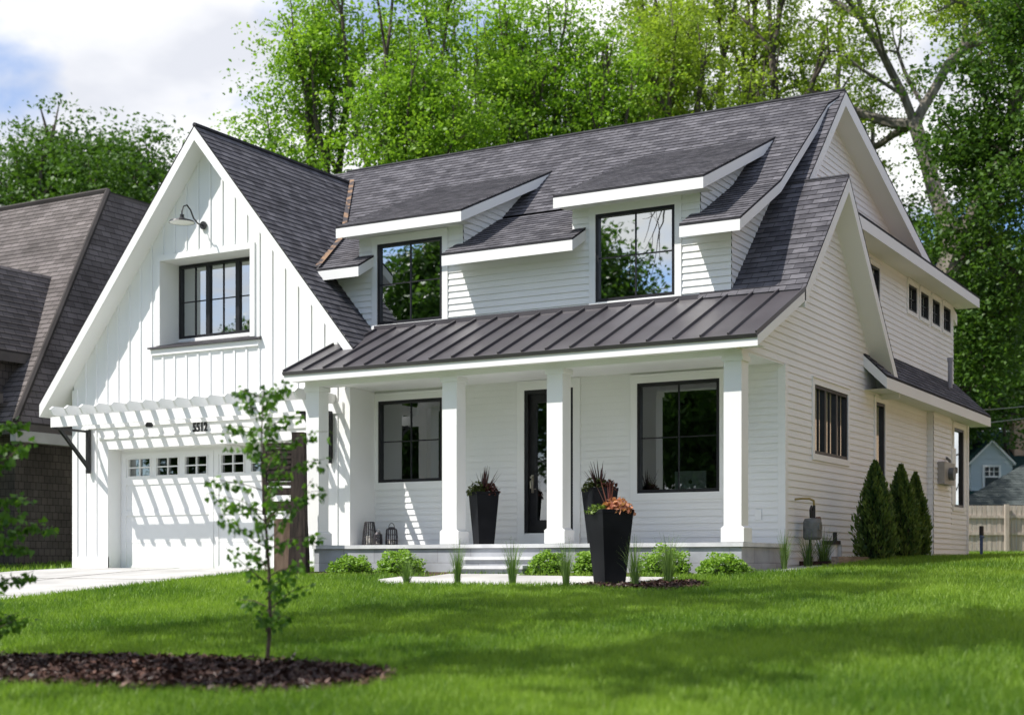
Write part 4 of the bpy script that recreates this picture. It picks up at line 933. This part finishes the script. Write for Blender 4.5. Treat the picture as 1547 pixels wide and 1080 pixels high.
# ------------------------------------------------------------------ lanterns on the porch
lm = mat('lantern_bronze', (0.07, 0.065, 0.07), 0.45, 0.6); candle_m = mat('candle_wax', (0.72, 0.69, 0.62), 0.6)
def lantern(label, x, y, h, r, hoop):
    c = V(x, y, 0.297); t = thing('lantern', label, 'lantern', 'lanterns on the porch floor', loc=tuple(c)); mb = MB()
    mb.lathe(tuple(c), [(0, 0.0), (r, 0.0), (r, 0.03), (0, 0.03)], 16)
    rt = r * (0.62 if not hoop else 0.85); k = 16
    for i in range(k):
        a = 6.283 * i / k; u_ = V(math.cos(a), math.sin(a), 0); mb.tube([c + u_ * r * 0.97 + V(0, 0, .03), c + u_ * (r + rt) * .52 + V(0, 0, h * .55), c + u_ * rt + V(0, 0, h)], 0.009, 4)
    for f in (0.35, 0.68, 1.0):
        rr = r + (rt - r) * f; mb.tube([c + V(math.cos(6.283 * i / 16) * rr, math.sin(6.283 * i / 16) * rr, h * f) for i in range(17)], 0.007, 4)
    mb.build('cage', lm, t)
    if hoop:
        b = MB(); b.lathe(tuple(c), [(rt, h), (rt * 0.5, h + 0.04), (0.0, h + 0.045)], 14); b.tube([c + V(rt * .7 * math.cos(a), 0, h + 0.02 + rt * math.sin(a)) for a in np.linspace(0, math.pi, 9)], 0.006, 5); b.build('handle', lm, t)
    w = MB(); w.lathe(tuple(c), [(0, 0.031), (r * .45, 0.031), (r * .45, h * .42), (0, h * .42)], 14); w.build('candle', candle_m, t)
lantern('tallest tapered bronze lantern by the porch end wall', -14.98, 20.95, 0.42, 0.13, False)
lantern('smallest bronze lantern, between the other two', -14.73, 20.85, 0.20, 0.075, True)
lantern('middle sized bronze lantern with a hooped handle', -14.58, 21.05, 0.29, 0.105, True)

# ------------------------------------------------------------------ lamps on the walls
t = thing('barn_lamp', 'black gooseneck barn lamp with a white lined shade above the gable window', 'wall lamp', loc=(-18.56, 20.7, 6.27)); c = V(-18.56, 20.68, 6.27)
mb = MB(); mb.tube([c, c + V(0, -0.03, 0)], 0.075, 14); mb.build('wall_plate', M['iron'], t)
mb = MB(); mb.tube([c + V(0, -.03, 0), c + V(0, -.15, .0), c + V(-.01, -.26, .08), c + V(-.015, -.34, .22), c + V(-.02, -.43, .29), c + V(-.02, -.52, .25), c + V(-.02, -.56, .15), c + V(-.02, -.56, .06)], 0.014, 8); mb.build('arm', M['iron'], t, smooth=True)
mb = MB(); s0 = c + V(-.02, -.56, -.06); mb.lathe(tuple(s0), [(0.0, .15), (.035, .15), (.04, .10), (.07, .075), (.22, .03), (.235, .0), (.23, .0), (.21, .025)], 24); sh = mb.build('shade', M['iron'], t, smooth=True)
mb = MB(); mb.lathe(tuple(s0), [(0, .085), (.07, .065), (.21, .022), (.225, .002)], 24); mb.build('shade_lining', W, sh)
t = thing('wall_sconce', 'long black wall sconce beside the left porch column', 'wall lamp', loc=(-15.56, 20.67, 2.2))
mb = MB(); mb.box(-15.64, -15.57, 20.58, 20.672, 1.83, 2.66); mb.build('body', M['iron'], t); mb = MB(); mb.box(-15.625, -15.585, 20.572, 20.58, 1.95, 2.55); mb.build('lens', mat('frosted_lens', (0.10, 0.10, 0.10), 0.4), t)

# ------------------------------------------------------------------ meters and pipes by the side wall
grey = noise_mat('meter_grey', (0.10, 0.105, 0.10), (0.17, 0.175, 0.17), 8, 0.5)
t = thing('gas_meter', 'grey gas meter with a yellow pipe on the side wall', 'gas meter', loc=(-7.3, 22.1, -0.1)); mb = MB()
mb.lathe((-7.33, 22.05, 0.36), [(0, 0), (.12, .0), (.145, .04), (.145, .27), (.12, .33), (0, .34)], 16); mb.tube([V(-7.19, 22.03, .56), V(-7.24, 22.03, .56)], 0.075, 14); mb.build('body', grey, t, smooth=False)
mb = MB(); mb.tube([V(-7.36, 22.33, .66), V(-7.30, 22.33, .66)], .07, 12); mb.tube([V(-7.33, 22.15, .62), V(-7.33, 22.33, .64)], .025, 8); mb.build('regulator', mat('regulator_brown', (.16, .09, .06), .6), t)
mb = MB(); mb.tube([V(-7.33, 22.13, .68), V(-7.33, 22.13, .90)], .022, 8); mb.tube([V(-7.33, 21.95, -0.15), V(-7.33, 21.95, .40)], .022, 8); mb.tube([V(-7.33, 21.97, .70), V(-7.33, 21.95, .82), V(-7.33, 22.0, .88), V(-7.33, 22.06, .82), V(-7.33, 22.05, .70)], .018, 8); mb.build('pipe', M['iron'], t)
mb = MB(); mb.tube([V(-7.33, 22.13, .90), V(-7.33, 22.11, .97), V(-7.36, 22.0, 1.0), V(-7.45, 21.92, 1.0), V(-7.57, 21.90, 0.99)], .018, 8); mb.build('yellow_pipe', mat('gas_yellow', (.33, .25, .09), .5), t, smooth=True)
t = thing('electric_meter', 'grey electric meter box on the bay beside the rear window', 'meter box', loc=(-7.35, 30.8, 1.8)); mb = MB()
mb.box(-7.44, -7.29, 30.32, 31.20, 1.62, 2.08); mb.build('box', noise_mat('meter_tan', (.30, .28, .25), (.38, .36, .33), 5, .5), t)
mb = MB(); mb.tube([V(-7.29, 30.75, 1.84), V(-7.19, 30.75, 1.84)], .13, 16); mb.build('dial', grey, t); mb = MB(); mb.tube([V(-7.36, 31.05, 2.08), V(-7.36, 31.05, 2.14), V(-7.42, 31.0, 2.2)], .03, 8); mb.build('conduit_elbow', grey, t)
t = thing('disconnect_box', 'white utility box with conduit beside the rear window', 'utility box', loc=(-7.5, 31.8, 1.8)); mb = MB()
mb.box(-7.57, -7.44, 31.62, 31.95, 1.25, 2.45); mb.build('box', W, t); mb = MB(); mb.tube([V(-7.50, 31.72, 0.75), V(-7.50, 31.72, 1.25)], .02, 6); mb.tube([V(-7.43, 31.8, 1.98), V(-7.38, 31.8, 1.98)], .07, 10); mb.build('conduit', grey, t)
t = thing('sump_pipe', 'white drain pipe with a dark cap behind the timber edging', 'drain pipe', loc=(-7.3, 23.3, 0)); mb = MB()
mb.tube([V(-7.35, 23.45, .0), V(-7.35, 23.45, .28), V(-7.35, 23.40, .34), V(-7.35, 23.28, .36)], .05, 10); mb.tube([V(-7.35, 23.05, 0.0), V(-7.35, 23.05, .30)], .10, 12); mb.build('pipe', noise_mat('pvc', (.55, .58, .57), (.68, .70, .68), 6, .5), t); mb = MB(); mb.tube([V(-7.35, 23.05, .30), V(-7.35, 23.05, .36)], .15, 12); mb.tube([V(-7.35, 23.25, .36), V(-7.35, 23.25, .50)], .035, 8); mb.build('cap', M['iron'], t)
t = thing('standpipe', 'blue water standpipe at the rear corner of the house', 'standpipe', loc=(-7.3, 32.75, .1)); mb = MB()
mb.tube([V(-7.2, 33.3, 0), V(-7.2, 33.3, .62)], .035, 8); mb.tube([V(-7.2, 33.22, .58), V(-7.2, 33.48, .58)], .03, 8); mb.build('pipe', mat('pipe_blue', (.05, .09, .20), .5), t); mb = MB(); mb.tube([V(-7.2, 33.3, .62), V(-7.2, 33.3, .82)], .05, 8); mb.build('valve', M['iron'], t)
mb = MB(); mb.box(-6.98, -6.86, 21.9, 24.75, -0.3, 0.10); mb.box(-7.45, -6.98, 24.63, 24.75, -0.3, 0.099); tag(mb.build('timber_edging', M['timber']), 'weathered timber edging along the side wall bed', 'garden edging')
mb = MB(); mb.box(-7.56, -6.99, 22.1, 24.62, -0.4, 0.03); tag(mb.build('side_bed', M['mulch']), None, None, kind='structure')

# ------------------------------------------------------------------ dark wooden trellis before the garage
t = thing('wooden_trellis', 'dark weathered wooden post with a slatted frame in front of the garage', 'trellis', loc=(-15.3, 19.1, -.17)); o_ = V(-15.10, 19.13, -.22)
A_ = V(0.93, 0.36, 0).normalized(); N_ = V(0.36, -0.93, 0).normalized()
mb = MB()
for z0, z1, w0, w1 in ((-0.05, .35, .15, .145), (.35, .9, .145, .12), (.9, 2.37, .12, .10)):
    P_ = lambda w, z_: [o_ + A_ * (sa * w) + N_ * (sn * w * .8) + Z * z_ for sa, sn in ((-1, -1), (1, -1), (1, 1), (-1, 1))]
    a, b = P_(w0, z0), P_(w1, z1)
    for i in range(4): j = (i + 1) % 4; mb.face([a[i], a[j], b[j], b[i]][::-1])
    mb.face(b[::-1])
mb.build('post', M['weathered'], t)
fr = MB(); fr.obox(o_, A_, Z, N_, -.62, -.56, 1.02, 2.18, -.03, .03); fr.obox(o_, A_, Z, N_, -.62, -.11, 2.12, 2.20, -.035, .035); fr.obox(o_, A_, Z, N_, -.56, -.11, 1.50, 1.56, -.03, .03)
fr.build('frame', M['weathered'], t)
for z0, z1 in ((1.34, 1.46), (1.08, 1.24)): m2 = MB(); m2.obox(o_, A_, Z, N_, -.555, -.11, z0, z1, -.02, .02); m2.build('rail', M['weathered'], t)
m2 = MB(); m2.obox(o_, A_, Z, N_, -.555, -.11, 1.57, 2.11, -.012, .012)
for k in range(6): m2.obox(o_, A_, Z, N_, -.555, -.11, 1.60 + k * .085, 1.64 + k * .085, .013, .022)
m2.build('panel', M['weathered'], t)
m2 = MB(); m2.obox(o_, A_, Z, N_, -.42, -.15, -.1, .95, -.02, .03); m2.build('board', noise_mat('tan_brown_board', (.13, .085, .06), (.22, .15, .11), 6, .85, .4, 30, stretch=(3, 3, .4)), t)  # lower board, a paler brown than the post and frame

# ------------------------------------------------------------------ computer screen seen through the right porch window
t = thing('desktop_monitor', 'back of a silver computer screen seen through the right porch window', 'computer screen', loc=(-9.45, 22.4, 1.0)); mb = MB()
mb.box(-9.80, -9.24, 22.38, 22.41, 1.18, 1.52); mb.build('screen_back', mat('silver_case', (.55, .57, .57), .4), t)
mb = MB(); mb.tube([V(-9.52, 22.379, 1.34), V(-9.52, 22.376, 1.34)], .035, 16); mb.tube([V(-9.51, 22.379, 1.385), V(-9.51, 22.376, 1.385)], .010, 10); mb.build('emblem', mat('emblem_dark', (.03, .03, .03), .4), t)
mb = MB(); mb.box(-9.62, -9.42, 22.40, 22.42, 0.9, 1.2); mb.build('stand', mat('silver_stand', (.45, .46, .46), .4), t)
t = tag((lambda m_: (m_.box(-10.02, -9.2, 22.25, 22.75, 0.86, 0.9), m_.box(-10.0, -9.95, 22.3, 22.7, -.1, .86), m_.box(-9.27, -9.22, 22.3, 22.7, -.1, .86), m_.build('desk', mat('desk_dark', (.05, .04, .03), .6)))[-1])(MB()), 'dark desk under the computer screen inside the right porch window', 'desk')

# ------------------------------------------------------------------ neighbouring houses
brown = brick_mat('brown_shingles', (.165, .145, .138), (.105, .092, .086), (.055, .049, .046), .30, .15, .008, .95, .35, .3, 1.0)
cedar = brick_mat('cedar_shingle_wall', (.105, .09, .082), (.08, .07, .064), (.035, .031, .029), .16, .16, .008, .95, .4, .3, 1.5)
browntrim = noise_mat('brown_trim', (.10, .088, .08), (.14, .122, .11), 2, .7)
nb = thing('brown_house', 'dark brown neighbouring house with a steep hipped roof, left of the garage', 'house', loc=(-28, 26, 0)); hs = house; house = nb
C_ = V(-24.3, 21.3, 2.93); Rg = V(-26.35, 25.95, 9.02); dz_ = 0.05
roof('roof', [V(-48, 21.3, 2.93), C_, Rg, V(-48, 25.95, 9.02)], .22, m=brown, h=.15, fm=browntrim); roof('roof', [C_, V(-24.3, 40, 2.93), V(-26.35, 36, 9.02), Rg], .22, m=brown, h=.15, fm=browntrim)
mb = MB(); mb.tube([C_ + V(0, 0, .05), Rg + V(0, 0, .05)], .07, 6); mb.tube([Rg + V(0, 0, .05), V(-48, 25.95, 9.07)], .07, 6); mb.build('ridge_cap', brown, nb)
roof('gable_roof', [V(-26.3, 17.5, 6.62), V(-26.3, 24.15, 6.62), V(-25.2, 22.6, 4.55), V(-25.2, 17.5, 4.55)], .2, m=brown, h=.15, fm=browntrim)
roof('gable_roof', [V(-26.3, 17.5, 6.62), V(-26.3, 24.15, 6.62), V(-27.4, 22.6, 4.55), V(-27.4, 17.5, 4.55)], .2, m=brown, h=.15, fm=browntrim)
mb = MB(); mb.lapped(V(-25.0, 0, 0), Y, Z, SN, [(21.9, -.6), (39.5, -.6), (39.5, 2.9), (21.9, 2.9)], 5, 0); mb.lapped(V(0, 21.9, 0), X, Z, FN, [(-48, -.6), (-25.0, -.6), (-25.0, 2.9), (-48, 2.9)], 5, 0); mb.build('wall', cedar, nb)
mb = MB(); mb.lapped(V(0, 18.0, 0), X, Z, FN, [(-27.2, 3.0), (-25.4, 3.0), (-25.4, 4.7), (-26.3, 6.3), (-27.2, 4.7)], 5, 0); mb.lapped(V(-25.4, 0, 0), Y, Z, SN, [(18, 3.0), (22.9, 3.0), (22.9, 4.6), (18, 4.6)], 5, 0); mb.build('gable_wall', cedar, nb)
roof('porch_roof', [V(-48, 16.6, 2.9), V(-24.9, 16.6, 2.9), V(-24.9, 21.5, 3.6), V(-48, 21.5, 3.6)], .2, m=brown, h=.15, fm=browntrim)
for yy in (17.0, 20.5): mb = MB(); mb.box(-25.35, -25.1, yy, yy + .25, -.8, 2.9); mb.build('porch_column', cedar, nb)
mb = MB(); mb.box(-24.45, -24.28, 21.3, 40, 2.55, 2.78); mb.build('gutter_board', noise_mat('grey_trim', (.42, .41, .38), (.5, .49, .46), 2, .6), nb)
for i, (x_, y_) in enumerate(((-24.2, 23.3),)): tuft('green clump of leaves against the brown neighbouring wall', x_, y_, .75, .3, 500 + i, n=110)

rb = thing('tan_house', 'tan brick house next door, beyond the right side of the picture', 'house', loc=(3, 25, 0)); house = rb
tan = brick_mat('tan_brick', (.66, .44, .31), (.56, .35, .24), (.58, .48, .40), .22, .075, .01, .9, .3, .2, 1.0)
mb = MB(); mb.lapped(V(-1.6, 0, 0), Y, Z, V(-1, 0, 0), [(17, -.6), (52, -.6), (52, 5.6), (17, 5.6)], 9, 0, [(20, 21.2, 1, 2.4), (27, 28.4, 1, 2.4)]); mb.lapped(V(0, 17, 0), X, Z, FN, [(-1.6, -.6), (9, -.6), (9, 5.6), (3.7, 9.6), (-1.6, 5.6)], 9, 0); mb.build('wall', tan, rb)
roof('roof', [V(-2.1, 16.6, 5.4), V(-2.1, 52.4, 5.4), V(3.7, 52.4, 9.8), V(3.7, 16.6, 9.8)], .2, m=brown, h=.15, fm=browntrim); roof('roof', [V(9.5, 16.6, 5.4), V(9.5, 52.4, 5.4), V(3.7, 52.4, 9.8), V(3.7, 16.6, 9.8)], .2, m=brown, h=.15, fm=browntrim)
for a_, b_ in ((20, 21.2), (27, 28.4)):
    mb = MB(); mb.box(-1.62, -1.5, a_, b_, 1, 2.4); w_ = mb.build('window', M['black'], rb)

Dv, Rv = V(-.5, .866, 0), V(.866, .5, 0)
def W3(u, v, D): a = (u - 773.5) / 2209; return (Dv + Rv * a + Z * ((851 - v) / 2209)) * D
gh = thing('green_roof_cottage', 'pale blue cottage with a dark green roof and one dormer, beyond the fence', 'house', loc=tuple(W3(1500, 860, 58))); house = gh
greenr = brick_mat('green_shingles', (.020, .055, .050), (.014, .040, .037), (.008, .02, .02), .3, .15, .008, .95, .3, .25, 1.0)
p0 = W3(1400, 760, 57); p1 = W3(1720, 760, 57); up_ = Dv * 6 + Z * (3.35)
roof('roof', [p0, p1, p1 + up_, p0 + up_], .2, m=greenr, h=.16)
mb = MB(); e0 = W3(1400, 760, 57.5); e1 = W3(1720, 760, 57.5); mb.face([e0, e1, V(e1.x, e1.y, -.3), V(e0.x, e0.y, -.3)]); mb.build('wall', mat('cottage_blue', (.46, .52, .55), .7), gh)
dc = W3(1498, 742, 57.8); hw = .82
blue = mat('dormer_blue', (.50, .57, .60), .7); mb = MB(); FNv = -Dv
mb.lapped(dc, Rv, Z, FNv, [(-hw, 0), (hw, 0), (hw, 1.18), (0, 1.95), (-hw, 1.18)], .21, .02, (), 0)
mb.face([dc + Rv * hw, dc + Rv * hw + Dv * 3, dc + Rv * hw + Dv * 3 + Z * 1.18, dc + Rv * hw + Z * 1.18]); mb.face([dc - Rv * hw, dc - Rv * hw + Dv * 3, dc - Rv * hw + Dv * 3 + Z * 1.18, dc - Rv * hw + Z * 1.18]); mb.build('dormer_wall', blue, gh)
f0 = dc - Dv * .12
for s_ in (-1, 1): roof('dormer_roof', [f0 + Z * 2.02, f0 + Dv * 3 + Z * 2.02, f0 + Dv * 3 + Rv * (s_ * (hw + .1)) + Z * 1.10, f0 + Rv * (s_ * (hw + .1)) + Z * 1.10], .09, m=greenr, h=.16)
mb = MB()
for q in ((-.36, -.28, .10, 1.02), (.28, .36, .10, 1.02), (-.28, .28, .94, 1.02), (-.28, .28, .10, .18), (-.28, .28, .53, .58)): mb.obox(dc, Rv, Z, FNv, *q, 0.0, .05)
mb.obox(dc, Rv, Z, FNv, -.10, -.075, .58, .94, .0265, .034); mb.obox(dc, Rv, Z, FNv, .075, .10, .58, .94, .0265, .034); mb.obox(dc, Rv, Z, FNv, -.28, .28, .75, .77, .0262, .035)
dw = mb.build('dormer_window', W, gh); mb = MB(); mb.obox(dc, Rv, Z, FNv, -.28, .28, .18, .94, .012, .026); mb.build('pane', mat('dormer_glass', (.05, .06, .07), .08, spec=.8), dw)
gg = noise_mat('grey_green_shingles', (.07, .085, .085), (.10, .115, .115), 3, .95)
q0 = W3(1440, 765, 53); q1 = W3(1640, 765, 53); rr0 = W3(1545, 704, 55)
roof('garage_roof', [q0, q1, rr0 + Rv * 1.0, rr0], .15, m=gg, h=.16)
mb = MB(); mb.face([q0 + Dv * .4, q1 + Dv * .4, q1 + Dv * .4 - Z * 2.4, q0 + Dv * .4 - Z * 2.4]); mb.build('garage_wall', blue, gh)
cb = W3(1545, 668, 61); mb = MB(); mb.obox(cb, Rv, Z, FNv, -.45, .45, -.6, .75, -.3, .3); mb.obox(cb, Rv, Z, FNv, -.52, .52, .75, .87, -.36, .36); mb.build('chimney', tan, gh)
house = hs

fe = thing('board_fence', 'pale board fence with rails and a post behind the rear corner', 'fence', loc=tuple(W3(1510, 836, 45))); fc = W3(1510, 836, 45); fz = 0.30
fwood = noise_mat('fence_boards', (.36, .30, .25), (.52, .46, .40), 3, .85, .3, 20, stretch=(6, 6, .5)); mb = MB(); fc.z = 0
k = 0; a_ = -2.2
while a_ < 9:
    mb.obox(fc, Rv, Z, FNv, a_, a_ + .135, fz - .35, fz + 1.47, -.02 - .006 * (k % 2), 0.0 - .006 * (k % 2)); a_ += .152; k += 1
mb.build('boards', fwood, fe)
for zz_ in (.86, 1.38): mb = MB(); mb.obox(fc, Rv, Z, FNv, -2.2, 9, zz_, zz_ + .09, .001, .045); mb.build('rail', fwood, fe)
for a_ in (-2.1, .13, 2.4, 4.7, 7.0): mb = MB(); mb.obox(fc, Rv, Z, FNv, a_, a_ + .12, fz - .4, fz + 1.5, .046, .15); mb.build('post', fwood, fe)
for (u0, v0, u1, v1, lab) in ((1462, 612, 1700, 588, 'thin power line crossing the dark trees above the cottage'), (1470, 632, 1700, 600, 'lower thin power line just above the green cottage roof')):
    a, b = W3(u0, v0, 47), W3(u1, v1, 52); a = a + (a - b) * .4
    mb = MB(); mb.tube([a + (b - a) * (i / 8) - Z * (.25 * math.sin(math.pi * i / 8)) for i in range(9)], .014, 5); tag(mb.build('power_line', mat('cable', (.35, .35, .36), .5)), lab, 'cable', 'power lines')
